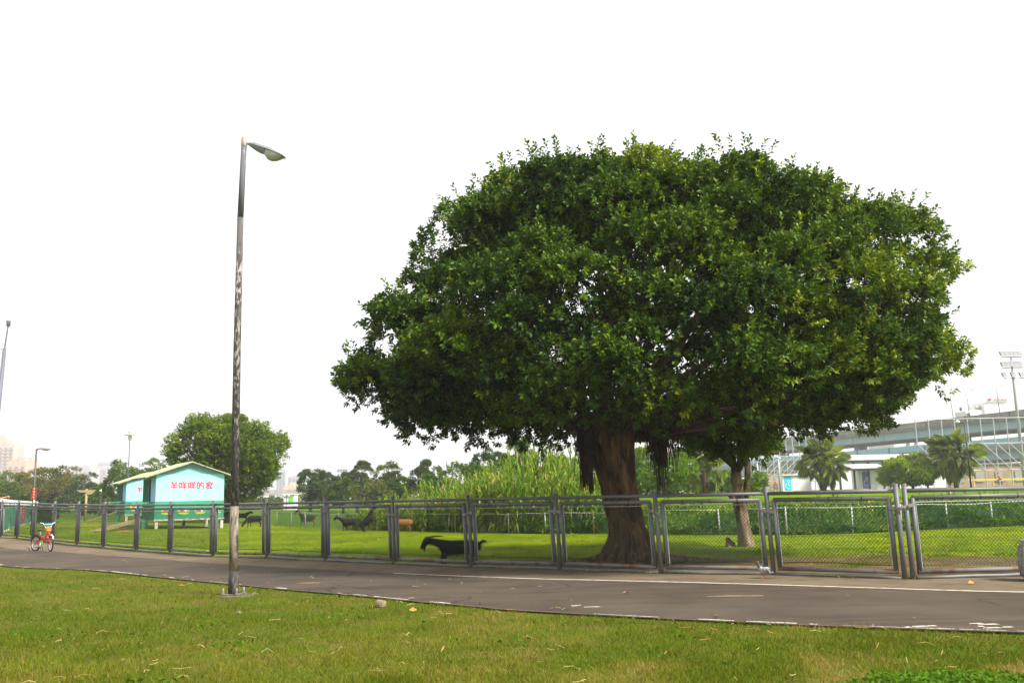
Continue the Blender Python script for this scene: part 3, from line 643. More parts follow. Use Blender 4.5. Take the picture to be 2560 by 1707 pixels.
for _ in range(n_):
    px, py = rng.uniform(1715, 1915), rng.uniform(1015, 1135); py = py if abs(px - 1815) < 70 else min(py, 1110); C.append(atY(px, py, Y2 + rng.uniform(-1.1, 1.1)) - np.array(b)); Nn.append(unit(V((px - 1815) / 90, rng.normal(0, .5), -.2)))
C, Nn = np.array(C), np.array(Nn)
c, ax, lob = lobes_to_sprigs(C, Nn, rng.uniform(.35, .55, n_), 46)
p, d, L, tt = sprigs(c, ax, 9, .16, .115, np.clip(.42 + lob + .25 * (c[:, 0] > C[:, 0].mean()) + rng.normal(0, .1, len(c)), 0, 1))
c2, ax2, _ = lobes_to_sprigs(np.array([[.22, -.12, z2 + .45]]), np.array([[.2, -1, .2]]), np.array([.2]), 14); q = sprigs(c2, ax2, 7, .1, .09, np.full(14, .7))
part('crown', leaf_mesh('crown', np.r_[p, q[0]], np.r_[d, q[1]], np.r_[L, q[2]], np.r_[tt, q[3]], .52), 'leafA', t, kind='stuff')
mb = MB()
for q in C[::2]: mb.tube([(-.05, 0, zt2[3]), V(-.05, 0, zt2[3]) * .4 + q * .6 + V(0, 0, .1), q], [.06, .035, .012], 5)
part('limbs', mb, 'limb', t, True, kind='stuff')
mb = MB(); s = gp(1824, 1366)
mb.tube([(0, 0, -.05), (0, 0, .05), (-.02, 0, .16), (-.05, 0, .25)], [.20, .13, .07, .05], 10, True, lambda i, th: 1 + .2 * np.sin(3 * th + i)); mb.tube([(.05, 0, 0), (.12, .02, .12)], [.10, .05], 8)
o = part('tree_stump', mb, 'bark', None, True); o.location = s; tag(o, 'small splintered dark stump on the grass beside the pale trunk', 'stump')

# ------------------------------------------------------------------ background trees
small_tree('round_fig_tree', 'big rounded light green tree standing behind the cyan goat huts', footY(566, 62), 7.2, 7.4, 1.3, .16, 150, 70, 'leafA', seed=3, k=8, shape='round', tint=.58)
small_tree('spreading_tree', 'low spreading green tree behind the far goat hut', footY(352, 82), 5.2, 6.6, 1.2, .18, 55, 32, 'leafA', seed=5, tint=.42)
small_tree('autumn_tree', 'broad tree with olive and rusty orange foliage behind the red post sign', footY(118, 118), 5.9, 9.6, 1.2, .24, 80, 30, 'leafC', seed=8, tint=.45)
small_tree('green_tree', 'green leafy tree rising behind the rusty orange foliage', footY(62, 135), 6.2, 8.5, 1.3, .26, 50, 26, 'leafA', seed=9, tint=.35)
small_tree('edge_tree', 'green tree below the pink apartment tower', footY(0, 112), 5.6, 5.2, 1.0, .24, 40, 28, 'leafA', seed=10, tint=.35)
small_tree('umbrella_tree', 'dark green umbrella shaped tree behind the wooden arrow signpost', footY(208, 116), 4.9, 5.4, 1.4, .22, 55, 30, 'leafB', seed=11, tint=.55, shape='dome')
small_tree('hedge_tree', 'low dull green trees in a hedge behind the far hut', footY(262, 100), 2.9, 5.5, .3, .22, 40, 26, 'leafA', seed=12, tint=.3)
small_tree('twin_tree', 'dark round tree, left of a touching pair by the flyover', footY(776, 108), 5.0, 3.3, 1.1, .19, 44, 34, 'leafB', 'touching pair of dark trees', seed=13, tint=.5)
small_tree('twin_tree', 'dark tree with paler top, right of a touching pair by the flyover', footY(818, 106), 4.4, 3.2, 1.0, .19, 44, 34, 'leafB', 'touching pair of dark trees', seed=14, tint=.58)
small_tree('dark_tree', 'tall dark ragged tree behind the grazing goats', footY(893, 104), 5.7, 3.4, 1.5, .19, 46, 34, 'leafB', seed=15, tint=.5)
small_tree('bushy_tree', 'low bushy green tree between the dark tree pair and the ragged dark tree', footY(858, 98), 3.5, 3.6, .9, .18, 40, 30, 'leafA', seed=16, tint=.3)
small_tree('fan_topped_tree', 'dense olive green tree with a fan shaped top behind the reeds', footY(983, 96), 5.0, 4.6, 1.0, .18, 60, 34, 'leafA', seed=17, tint=.36)
small_tree('tufted_tree', 'dark tufted tree above the light green reeds', footY(1068, 92), 5.1, 3.2, 1.8, .18, 40, 34, 'leafB', seed=18, tint=.55)
small_tree('low_scrub_tree', 'low yellowish scrub tree in front of the fan topped tree', footY(935, 84), 3.1, 4.2, .7, .17, 40, 30, 'leafC', seed=19, tint=.2)
small_tree('round_leaf_tree', 'dark loose tree with separate round leaf tufts behind the reeds', footY(1235, 74), 4.6, 5.0, 1.0, .17, 60, 26, 'leafB', seed=20, tint=.5, lobe_r=.2)
small_tree('feathery_tree', 'feathery green tree rising above the reeds', footY(1300, 70), 4.8, 2.6, 1.5, .17, 34, 26, 'leafA', seed=21, tint=.5)
small_tree('scrub_tree', 'green scrub tree mixed with the reeds', footY(1150, 66), 3.6, 4.6, .5, .16, 50, 28, 'leafA', seed=22, tint=.38)
small_tree('yellow_leaved_tree', 'light tree with yellowish leaves right of the banyan trunk', footY(1660, 60), 3.2, 4.4, .5, .15, 46, 26, 'leafD', seed=23, tint=.3)
small_tree('low_green_tree', 'low bright green spreading tree in front of the park shelter', footY(2283, 90), 3.1, 6.2, .25, .16, 95, 40, 'leafD', seed=24, tint=.75)
small_tree('clipped_bush', 'dark green clipped bush on the grass beyond the green net fence', gp(112, 1318) + V(0, 0, 0), 1.15, 1.5, .3, .09, 40, 34, 'leafB', seed=25, tint=.6, tr=.05)
# ------------------------------------------------------------------ fan palms
def fan_mesh(nb=15, L=1.0, spread=2.9, tm=.4):
    mb = MB(); mb.tube([(0, 0, 0), (.5 * L, 0, .03), (.92 * L, 0, 0)], [.02, .014, .01], 4)
    tints = []
    for i in range(nb):
        a = -spread / 2 + spread * i / (nb - 1); c_, s_ = math.cos(a), math.sin(a); w_ = .024 * L; b_ = V(.9 * L, 0, 0); l = L * (.8 - .12 * abs(a))
        e1 = b_ + V(c_, s_, .10) * l * .55; e2 = b_ + V(c_, s_, -.35) * l; sd = V(-s_, c_, 0) * w_
        mb.add([b_, e1 - sd, e1 + sd + V(0, 0, .03), e2], [(0, 1, 3), (0, 3, 2)])
    me = mb.mesh('frond'); at = me.attributes.new('tint', 'FLOAT', 'FACE'); at.data.foreach_set('value', np.clip(np.random.default_rng(nb).normal(tm, .17, len(me.polygons)), 0, 1).astype(np.float32)); me.materials.append(M['palm']); return me
FANS = [fan_mesh(16, tm=.8), fan_mesh(17, tm=.6), fan_mesh(15, tm=.35), fan_mesh(16, tm=.12)]
M['palmtrunk'] = mat('palm_trunk', (.13, .075, .04), .95, (.06, .035, .02), 6, 5, bump=.6)
def palm(label, base, H, R, nf, seed, name='fan_palm'):
    t = thing(name, label, 'palm', base, 0, 'fan palms'); r_ = np.random.default_rng(seed)
    th_ = H * .58; mb = MB(); zs = np.linspace(-.1, th_, 14)
    mb.tube(np.stack([.03 * np.sin(zs), 0 * zs, zs], 1), .16 * H / 5 * (1.35 - .4 * zs / th_) * (1 + .08 * np.sin(zs * 18)), 10); part('trunk', mb, 'palmtrunk', t, True)
    for i in range(nf):
        f_ = i / (nf - 1); el = (1.4 - 1.75 * f_ / .5) if f_ < .5 else (-.45 - 1.0 * (f_ - .5) / .5); az = i * 2.4 + r_.normal(0, .15); s_ = R * (.46 + .14 * r_.random())
        o = link('frond', FANS[min(3, int(f_ * 3.6 + r_.normal(0, .45) + .2)) if f_ > .05 else 0], t); o.location = (0, 0, th_ - .2 * f_); o.rotation_mode = 'ZYX'; o.rotation_euler = (r_.normal(0, .5), -el, az); o.scale = (s_, s_ * 1.0, s_)
    return t
palm('full fan palm with shaggy skirt between the two blue toilet signs', footY(2062, 95), 5.2, 3.2, 70, 31)
palm('fan palm with tall upright fronds beside the double park lamp', footY(2393, 88), 5.3, 3.0, 64, 32)
palm('greyish fan palm partly behind the lopped fig tree', footY(1762, 72), 3.8, 2.4, 40, 33)
palm('young bright fan palm between the reeds and the banyan trunk', footY(1424, 58), 3.2, 1.3, 18, 34)
# ================================================================== FENCES
def wire_panel(mb, O, ux, uz, w_, h_, pitch, r):
    """diagonal wires of chain link clipped to a w x h rectangle; O corner, ux/uz unit axes"""
    nrm = unit(np.cross(ux, uz))
    for sgn in (1, -1):
        k = -h_ if sgn > 0 else 0
        k = math.ceil(k / pitch) * pitch
        end = w_ if sgn > 0 else w_ + h_
        while k < end:
            if sgn > 0: a, b = max(0, -k), min(h_, w_ - k); P, Q = (k + a, a), (k + b, b)
            else: a, b = max(0, k - w_), min(h_, k); P, Q = (k - a, a), (k - b, b)
            if b - a > .02:
                p = O + ux * P[0] + uz * P[1] + nrm * r * sgn; q = O + ux * Q[0] + uz * Q[1] + nrm * r * sgn
                d_ = unit(q - p); s_ = np.cross(d_, nrm) * r; n_ = nrm * r
                mb.add([p - s_ - n_ * .6, p + s_ - n_ * .6, p + n_, q - s_ - n_ * .6, q + s_ - n_ * .6, q + n_], [(0, 1, 4, 3), (1, 2, 5, 4), (2, 0, 3, 5)])
            k += pitch
ZUP = V(0, 0, 1)
def pipe_fence(label, pts, leans, first_post=True, last_post=True, dbl=False):
    t = thing('pipe_fence', label, 'fence', pts[0], 0, 'pipe framed chain link fence'); O0 = np.array(pts[0], float)
    pts = [np.array(p, float) - O0 for p in pts]
    def up(i): return unit(ZUP + leans[i])
    for i, p in enumerate(pts):
        if (i == 0 and not first_post) or (i == len(pts) - 1 and not last_post): continue
        u_ = up(i); mb = MB(); mb.tube([p - u_ * .1, p + u_ * 1.56], .042, 12); o = part('post', mb, 'steel', t, True)
        mb = MB(); mb.tube([p + u_ * 1.545, p + u_ * 1.572], [.045, .04], 12); part('post_cap', mb, 'bracket', o, False)
        dr = unit((pts[min(i + 1, len(pts) - 1)] - pts[max(i - 1, 0)]) * V(1, 1, 0)); nf = V(dr[1], -dr[0], 0)
        mb = MB(); c = p + u_ * (1.16 + rng.normal(0, .02)) + nf * .056; til = rng.normal(0, .16)
        hx = (dr * math.cos(til) + ZUP * math.sin(til)); mb.add([c + hx * a + u_ * b + nf * e for e in (0, .014) for b in (-.026, .026) for a in (-.135, .135)], [(0, 2, 3, 1), (4, 5, 7, 6), (0, 1, 5, 4), (2, 6, 7, 3), (0, 4, 6, 2), (1, 3, 7, 5)])
        cl = part('clamp', mb, 'bracket', t); mb = MB(); mb.tube([c + nf * .01, c + nf * .032], .017, 6); part('bolt', mb, 'rust', cl)
    for i in range(len(pts) - 1):
        a, b = pts[i], pts[i + 1]; ua, ub = up(i), up(i + 1); d_ = unit((b - a) * V(1, 1, 0)); nf = V(d_[1], -d_[0], 0)
        mb = MB(); mb.tube([a + ua * 1.45 + d_ * .03, b + ub * 1.45 - d_ * .03], .033, 10); part('top_rail', mb, 'steel', t, True)
        mb = MB(); n_ = 6; mb.tube([a + (b - a) * s_ + ZUP * (.028 + rng.normal(0, .006)) + nf * .02 for s_ in np.linspace(.02, .98, n_)], .034, 9); part('ground_rail', mb, 'steel', t, True)
        g = .125; r_ = .039
        c = [a + ua * .125 + d_ * g, a + ua * 1.335 + d_ * g, b + ub * 1.335 - d_ * g, b + ub * .125 - d_ * g]
        mb = MB()
        for k, (p, q) in enumerate([(0, 1), (1, 2), (2, 3)]): mb.tube([c[p], c[q]], r_, 10)
        fr = part('panel_frame', mb, 'steel', t, True)
        mb = MB(); mb.tube([c[0] - d_ * .03, c[3] + d_ * .03], r_, 10); part('bottom_rail', mb, 'rust', fr, True)
        ux = unit(c[3] - c[0]); uz = unit((c[1] - c[0]) + (c[2] - c[3])); w_ = np.linalg.norm(c[3] - c[0]) - .10; h_ = np.linalg.norm(c[1] - c[0]) - .16
        # sheared axes keep the wires inside leaning frames
        O_ = c[0] + ux * .05 + uz * .085; mb = MB(); wire_panel(mb, O_, ux, uz, w_, h_, .064, .0034)
        for k in np.arange(.04, w_, .064): mb.tube([O_ + ux * k + uz * h_, O_ + ux * (k + .012) + uz * (h_ + .05)], .003, 3); mb.tube([O_ + ux * k, O_ + ux * k - uz * .03], .003, 3)
        sag = [O_ + ux * w_ * s_ + uz * (.012 + .05 * rng.random() * math.sin(s_ * 3.14)) for s_ in np.linspace(0, 1, 7)]; mb.tube(sag, .006, 4)
        part('wire_mesh', mb, 'wire', fr, kind='stuff')
        mb = MB(); mb.tube([O_ + uz * h_, O_ + ux * w_ + uz * h_], .007, 6); part('tension_bar', mb, 'galv', fr)
        for p, q in ((0, 1), (3, 2)):
            s_ = 1 if p == 0 else -1; mb = MB(); mb.tube([c[p] + ux * .052 * s_ + uz * .06, c[q] + ux * .052 * s_ - uz * .06], .008, 5); part('tension_rod', mb, 'galv', fr)
        for k in range(3):
            mb = MB(); q = c[1] + (c[2] - c[1]) * (.22 + .28 * k); mb.tube([q - ux * .008, q + ux * .008], r_ + .004, 10); part('wire_tie', mb, 'wire', fr)
    return t
P = []
for x, Y in FENCE_PX:
    p = atY(x, FENCE_BASE[x], Y); p[2] = float(zg(p[0], p[1])); P.append(p)
dirs = [unit((P[min(i + 1, len(P) - 1)] - P[max(i - 1, 0)]) * V(1, 1, 0)) for i in range(len(P))]
LEAN = [0, 0, .0, .0, -.01, -.01, -.015, -.02, -.025, -.045, -.05, -.055, -.06, -.05, -.045, -.03, -.015]
leans = [dirs[i] * LEAN[i] for i in range(len(P))]
corner = [V(-30, 52.5, 0), V(-27.0, 48.0, 0), V(-24.2, 43.6, 0)]
for c in corner: c[2] = float(zg(c[0], c[1]))
pipe_fence('grey pipe framed chain link fence running along the path past the banyan', corner + P, [V(0, 0, 0)] * 3 + leans)
P2f = [atY(2283, 1442, 15.72), V(9.15, 15.9, 0), V(11.6, 16.1, 0), V(14.0, 16.2, 0)]
for c in P2f: c[2] = float(zg(c[0], c[1]))
pipe_fence('short run of grey pipe fence starting at the doubled post near the speckled boulder', P2f, [dirs[-1] * -.012, V(0, 0, 0), V(0, 0, 0), V(0, 0, 0)])

# low wire fence at the back of the pasture
def wire_fence(name, label, pts, hgt, step, pm, rm, wm, pitch=.085, wr=.0028, pr=.03, cat='fence', wires=True):
    t = thing(name, label, cat, pts[0]); O0 = np.array(pts[0], float); s = np.r_[0, np.cumsum([np.linalg.norm(pts[i + 1] - pts[i]) for i in range(len(pts) - 1)])]
    pos = []
    for k in np.arange(0, s[-1], step):
        q = np.array([np.interp(k, s, [p[i] for p in pts]) for i in (0, 1)]); pos.append(V(q[0], q[1], float(zg(*q))))
    tops = []
    for q in pos:
        l = V(rng.normal(0, .03), rng.normal(0, .03), 1) * hgt * rng.uniform(.95, 1.03); mb = MB(); mb.tube([q - O0 - V(0, 0, .1), q - O0 + l * 1.06], pr, 7); part('post', mb, pm, t, True); tops.append(q - O0 + l)
    for a, b, qa, qb in zip(tops[:-1], tops[1:], pos[:-1], pos[1:]):
        mb = MB(); mb.tube([a, (a + b) / 2 + V(0, 0, rng.normal(0, .02)), b], .019, 6); part('rail', mb, rm, t, True)
        if wires:
            A_, B_ = qa - O0, qb - O0; ux = unit(B_ - A_); mb = MB(); wire_panel(mb, A_ + V(0, 0, .03), ux, ZUP, np.linalg.norm(B_ - A_), hgt - .05, pitch, wr); part('wire_mesh', mb, wm, t, kind='stuff')
    return t
RF = [V(-14.2, bank_y(-14.2) - .6, 0)] + [gp(*q) for q in [(736, 1317), (945, 1325), (1040, 1327), (1180, 1331), (1350, 1334), (1480, 1333), (1620, 1336)]]
wire_fence('back_fence', 'low wire fence with pale posts in front of the reeds', RF, .80, 2.0, 'galv', 'galv', 'wire_far')
RF2 = [gp(*q) for q in [(1645, 1337), (1745, 1337), (1990, 1337), (2120, 1334), (2400, 1320), (2560, 1313)]]; RF2.append(RF2[-1] + V(7, 0, 0))
wire_fence('back_fence', 'low wire fence with grey posts at the foot of the green bank', RF2, .90, 2.3, 'galv', 'galv', 'wire_far')
# green net fence at the far left
M['net'] = mat('green_net', (.02, .19, .10), .7, (.012, .12, .08), 3)
NFp = [V(-23.0, 41.6, 0), V(-28.6, 53, 0), V(-34.6, 66, 0), V(-39.6, 77.5, 0)]
for c in NFp: c[2] = float(zg(c[0], c[1]))
t = thing('net_fence', 'fence of pale posts hung with green netting behind the red rules board', 'fence', NFp[0]); O0 = NFp[0].copy(); s = np.r_[0, np.cumsum([np.linalg.norm(NFp[i + 1] - NFp[i]) for i in range(3)])]; prev = None
for k in np.arange(0, s[-1], 2.2):
    q = V(*[np.interp(k, s, [p[i] for p in NFp]) for i in range(3)]) - O0; mb = MB(); mb.box(q + V(0, 0, .75), (.11, .11, 1.7)); part('post', mb, 'white', t)
    if prev is not None:
        mb = MB(); n_ = 8; d_ = q - prev; nn = unit(V(d_[1], -d_[0], 0)); vs_ = []
        for i in range(n_ + 1):
            for z in (.12, .5, .95, 1.38): vs_.append(prev + d_ * i / n_ + nn * (.07 + rng.normal(0, .035)) + V(0, 0, z - (.05 * math.sin(i / n_ * 3.14) if z > 1 else 0)))
        mb.add(vs_, [(i * 4 + j, (i + 1) * 4 + j, (i + 1) * 4 + j + 1, i * 4 + j + 1) for i in range(n_) for j in range(3)]); part('netting', mb, 'net', t, True)
    prev = q

# ================================================================== SIGNS ON THE LEFT
def glyph_rows(mb, w_, rows, z0, dz, th, y, fill=.8, r_=None):
    """rows of small strokes: lettering too small to read"""
    r_ = r_ or np.random.default_rng(3)
    for i in range(rows):
        x = -w_ / 2; z = z0 - i * dz
        while x < w_ / 2 - th:
            if r_.random() < fill:
                mb.box((x + th / 2, y, z), (th * .9, .004, th * .22)); mb.box((x + th / 2, y - .0005, z + th * .3), (th * .7, .004, th * .2)); mb.box((x + th / 2, y - .001, z), (th * .2, .004, th * .95))
            x += th * 1.25
i = 2; a_, b_ = P[1], P[2]; c = (a_ + b_) / 2 + V(0, 0, 0); dr = unit((b_ - a_) * V(1, 1, 0)); nf = V(dr[1], -dr[0], 0)
ctr = atY(58.5, 1283, float(c[1]) - .12); c = ctr + nf * .0
t = thing('rules_board', 'tilted red rules board with rows of small pale lettering hung on the pipe fence', 'sign', c, math.atan2(dr[1], dr[0]))
mb = MB(); sh = .075; mb.prism([(-.16 - sh, -.004, -.32), (.14 - sh * .4, -.004, -.34), (.15 + sh, -.004, .32), (-.14 + sh * .6, -.004, .32)], (0, .012, 0)); part('board', mb, 'red', t)
mb = MB(); glyph_rows(mb, .20, 1, .25, .1, .05, -.007, 1); glyph_rows(mb, .24, 5, .13, .075, .03, -.007, .85); part('lettering', mb, 'cream', t, kind='stuff')
for s_ in (-.1, .12):
    mb = MB(); mb.tube([(s_ + .03, .0, .31), (s_ + .03, .05, .36)], .005, 5); part('hanging_wire', mb, 'galv', t)
M['darkpole'] = mat('dark_pole', (.06, .06, .065), .5)
def lamp_post(label, px, ytop, Y, arm, name='path_lamp', sign=False):
    b = footY(px, Y); top = atY(px, ytop, Y)[2] - b[2]; t = thing(name, label, 'lamp', b)
    mb = MB(); mb.tube([(0, 0, -.1), (0, 0, top)], [.055, .04], 8); part('pole', mb, 'darkpole', t, True); return t, top
t, H_ = lamp_post('thin dark path lamp with one hooked head above the red post sign', 84, 1122, 42, .5)
mb = MB(); mb.tube([(0, 0, H_ - .1), (.06, 0, H_), (.3, 0, H_ + .02)], .03, 7); part('arm', mb, 'darkpole', t, True)
mb = MB(); mb.ell((.44, 0, H_ + .0), (.22, .12, .09)); part('lamp_head', mb, 'galv', t, True)
bz = float(footY(84, 42)[2])
t2 = thing('post_sign', 'upright red sign with vertical pale lettering on the thin lamp pole', 'sign', footY(84.5, 41.85)); b = footY(84.5, 41.85)
z0, z1 = atY(84, 1247, 41.85)[2] - b[2], atY(84, 1218, 41.85)[2] - b[2]
mb = MB(); mb.prism([(-.105, 0, z0), (.075, 0, z0), (.105, 0, z1), (-.075, 0, z1)], (0, .03, 0)); part('board', mb, 'red', t2)
mb = MB()
for k in range(4): mb.box((0, -.004, z0 + .07 + k * .125), (.07, .006, .02)); mb.box((0, -.005, z0 + .1 + k * .125), (.06, .006, .018)); mb.box((0, -.006, z0 + .085 + k * .125), (.018, .006, .085))
part('lettering', mb, 'cream', t2)
mb = MB(); mb.tube([(0, .05, -.1), (0, .05, z0 + .1)], .035, 8); part('stake', mb, 'cream', t2, True)
t, H_ = lamp_post('thin park lamp with a flat white disc hood behind the goat huts', 318, 1100, 78, 0, 'disc_lamp')
mb = MB(); mb.lathe([(.10, H_), (.16, H_ + .05), (.17, H_ + .35), (.12, H_ + .42)], 10); part('lantern', mb, 'white', t, True)
mb = MB(); mb.lathe([(.52, H_ + .42), (.5, H_ + .47), (.15, H_ + .55), (.13, H_ + .66), (.35, H_ + .68), (.32, H_ + .72), (.02, H_ + .74)], 14); part('hood', mb, 'white', t, True)
# wooden arrow signpost
M['wood'] = mat('weathered_wood', (.42, .31, .17), .85, (.28, .19, .10), 5, 6, stretch=(1, 1, 6), bump=.3)
b = footY(216, 72); t = thing('arrow_signpost', 'wooden signpost with two pale arrow boards in front of the umbrella shaped tree', 'signpost', b)
z1 = atY(216, 1222, 72)[2] - b[2]; mb = MB(); mb.tube([(0, 0, -.1), (0, 0, z1)], .09, 8); part('post', mb, 'wood', t, True)
for x0, x1, zc in ((-.75, .78, z1 - .16), (-.1, .62, z1 - .34)):
    mb = MB(); mb.prism([(x0, -.10, zc + .09), (x0 + .25, -.10, zc - .08), (x1 - .2, -.10, zc - .08), (x1, -.10, zc + .09)], (0, .05, 0)); part('arrow_board', mb, 'wood', t)

# ================================================================== STREET LAMP
lampb = gp(583, 1487); lx, ly, lz = lampb
M['polepaint'] = mat('peeling_pole_paint', (.035, .030, .028), .85, (.27, .25, .22), 6, 9, .50, .58, .5, 20, stretch=(5, 5, 1.6), c3=(.085, .08, .078), scale3=1.6, lo3=.45, hi3=.6)
M['polelow'] = mat('worn_pole_base', (.17, .135, .095), .7, (.026, .023, .02), 3.0, 9, .44, .56, .4, 25, stretch=(3.5, 3.5, 1.0), c3=(.26, .22, .165), scale3=5)
M['poletop'] = mat('grey_pole_paint', (.10, .105, .115), .85, (.26, .25, .24), 4, 6, .58, .68, stretch=(4, 4, .8))
M['polecollar'] = mat('worn_collar', (.45, .42, .37), .6, (.25, .22, .19), 9, 6)
M['lamphouse'] = mat('lamp_housing', (.36, .37, .39), .5, (.28, .29, .31), 3)
M['lampunder'] = mat('lamp_underside', (.22, .25, .30), .5)
t = thing('street_lamp', 'tall peeling street lamp pole with one pale cobra head beside the path', 'street lamp', lampb)
def pz(px, py): return atY(px, py, ly) - np.array(lampb)
q0, q1, q2, q3, q4 = V(0, 0, -.05), pz(586, 1265), pz(593, 860), pz(601, 545), pz(611, 344)
q_ = q1 * .27; mb = MB(); mb.tube([q_, q1 * .6, q1], [.077, .073, .070], 16); part('lower_pole', mb, 'polelow', t, True)
M['polefoot'] = mat('blackened_pole_foot', (.022, .02, .018), .7, (.13, .11, .08), 4, 8, .52, .66, .4, 25, stretch=(3, 3, .8))
mb = MB(); mb.tube([q0, q_ * .5, q_], [.083, .080, .0775], 16); part('pole_foot', mb, 'polefoot', t, True)
mb = MB(); mb.tube([q1 * .9985, q2, q3], [.069, .062, .055], 16); part('middle_pole', mb, 'polepaint', t, True)
e = q3 + (q4 - q3) * .88; mb = MB(); mb.tube([q3 * .9995, e], [.0535, .049], 16); part('upper_pole', mb, 'poletop', t, True)
mb = MB(); mb.tube([e, e + (q4 - q3) * .01, e + (q4 - q3) * .012, q4], [.048, .048, .051, .051], 16); part('collar', mb, 'polecollar', t, True)
ja = pz(613, 357); jb = pz(640, 366)
mb = MB(); mb.tube([ja, jb], .027, 10); part('arm', mb, 'galv', t, True)
# cobra head: rounded housing above, tapered tray and glass bowl below
A0, A1 = pz(632, 361), pz(713, 392); ax_ = unit(A1 - A0); Lh = np.linalg.norm(A1 - A0); sd = unit(np.cross(ax_, ZUP)); nz = np.cross(sd, ax_)
def head(rows, flip):
    mb = MB(); n_ = 12; vs_ = []
    for s_, w_, h_ in rows:
        for j in range(n_):
            a = math.pi * j / (n_ - 1); vs_.append(A0 + ax_ * Lh * s_ + sd * w_ * math.cos(a) + nz * (flip * h_ * math.sin(a)))
    k = len(rows); fs = [(i * n_ + j, i * n_ + j + 1, (i + 1) * n_ + j + 1, (i + 1) * n_ + j) for i in range(k - 1) for j in range(n_ - 1)]
    fs += [(i * n_, (i + 1) * n_, (i + 1) * n_ + n_ - 1, i * n_ + n_ - 1) for i in range(k - 1)] + [tuple(range(n_)), tuple(range((k - 1) * n_, k * n_))[::-1]]
    return mb.add(vs_, fs)
hs_ = part('housing', head([(0, .06, .05), (.03, .075, .065), (.3, .105, .08), (.6, .135, .085), (.85, .125, .065), (.96, .08, .03), (1, .02, .008)], 1), 'lamphouse', t, True)
mb = MB(); rim = []
for s_, w_ in [(0, .062), (.3, .107), (.6, .138), (.85, .128), (.96, .083), (1.005, .02)]: rim.append((s_, w_))
rim_pts = [A0 + ax_ * Lh * s_ + sd * w_ - nz * .012 for s_, w_ in rim] + [A0 + ax_ * Lh * s_ - sd * w_ - nz * .012 for s_, w_ in rim[::-1]]
mb.tube(rim_pts + [rim_pts[0]], .012, 6); part('rim', mb, 'lamphouse', hs_, True)
part('ballast_tray', head([(-.10, .045, .02), (-.06, .06, .055), (.12, .085, .085), (.32, .10, .105), (.44, .105, .10)], -1), 'lampunder', t, True)
M['bowl'] = mat('lamp_bowl', (.50, .50, .48), .3, (.38, .38, .37), 4)
part('glass_bowl', head([(.40, .07, .06), (.46, .10, .12), (.58, .125, .165), (.70, .13, .165), (.82, .12, .13), (.92, .09, .07), (.985, .03, .02)], -1), 'bowl', t, True)
mb = MB(); mb.lathe([(.16, -.01), (.16, .018), (.085, .024)], 20); part('base_plate', mb, 'rust', t)
for k in range(4):
    a = .6 + k * math.pi / 2; c = V(.155 * math.cos(a) * 1.1, .155 * math.sin(a) * 1.1, 0); mb = MB(); mb.tube([c, c + V(.004, 0, .12)], .016, 8); o = part('anchor_bolt', mb, 'bracket', t, True)
    mb = MB(); mb.lathe([(.028, .02), (.028, .045)], 6, c); part('nut', mb, 'bracket', o)
mb = MB(); mb.lathe([(.36, -.05), (.35, .002), (.30, .006), (.02, .008)], 24); fo = part('lamp_footing', mb, 'verge', None); fo.location = lampb + V(.07, .0, .0); tag(fo, 'flat round concrete footing sunk in the grass under the street lamp', 'footing')
# ================================================================== GOAT HUTS
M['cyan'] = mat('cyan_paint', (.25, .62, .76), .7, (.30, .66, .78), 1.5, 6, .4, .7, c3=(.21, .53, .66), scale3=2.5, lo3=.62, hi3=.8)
M['cyan2'] = mat('shaded_side_blue', (.20, .40, .60), .7, (.23, .44, .62), 2)  # the side wall's shade is put into this darker, bluer tone
M['louvre'] = mat('louvre_paint', (.26, .56, .62), .7)
M['skirt'] = mat('green_skirt_paint', (.020, .21, .115), .7, (.03, .26, .15), 2, 6, c3=(.45, .46, .33), scale3=7, lo3=.69, hi3=.71)
M['roof'] = mat('mossy_roof_sheet', (.34, .37, .24), .8, (.24, .27, .17), 3, 6)
M['roofedge'] = mat('rusty_roof_edge', (.32, .31, .21), .85, (.16, .10, .06), 7, 6, .5, .7)
M['legwhite'] = mat('chipped_white_paint', (.60, .56, .47), .8, (.26, .21, .15), 6, 7, .5, .62)
M['dark'] = mat('dark_interior', (.02, .03, .028), .9)
M['limegreen'] = mat('lime_paint', (.42, .58, .03), .7)
M['applered'] = mat('red_motif_paint', (.55, .06, .03), .7)
M['textred'] = mat('red_lettering', (.50, .03, .07), .6)
def text_mesh(s, size, extr=.004, bold=.0):
    c = bpy.data.curves.new('lettering', 'FONT'); c.body = s; c.size = size; c.align_x = 'CENTER'; c.extrude = extr; c.offset = bold; c.space_character = 1.06
    o = bpy.data.objects.new('lettering_tmp', c); COL.objects.link(o); bpy.context.view_layer.update()
    me = bpy.data.meshes.new_from_object(o.evaluated_get(bpy.context.evaluated_depsgraph_get())); bpy.data.objects.remove(o); return me
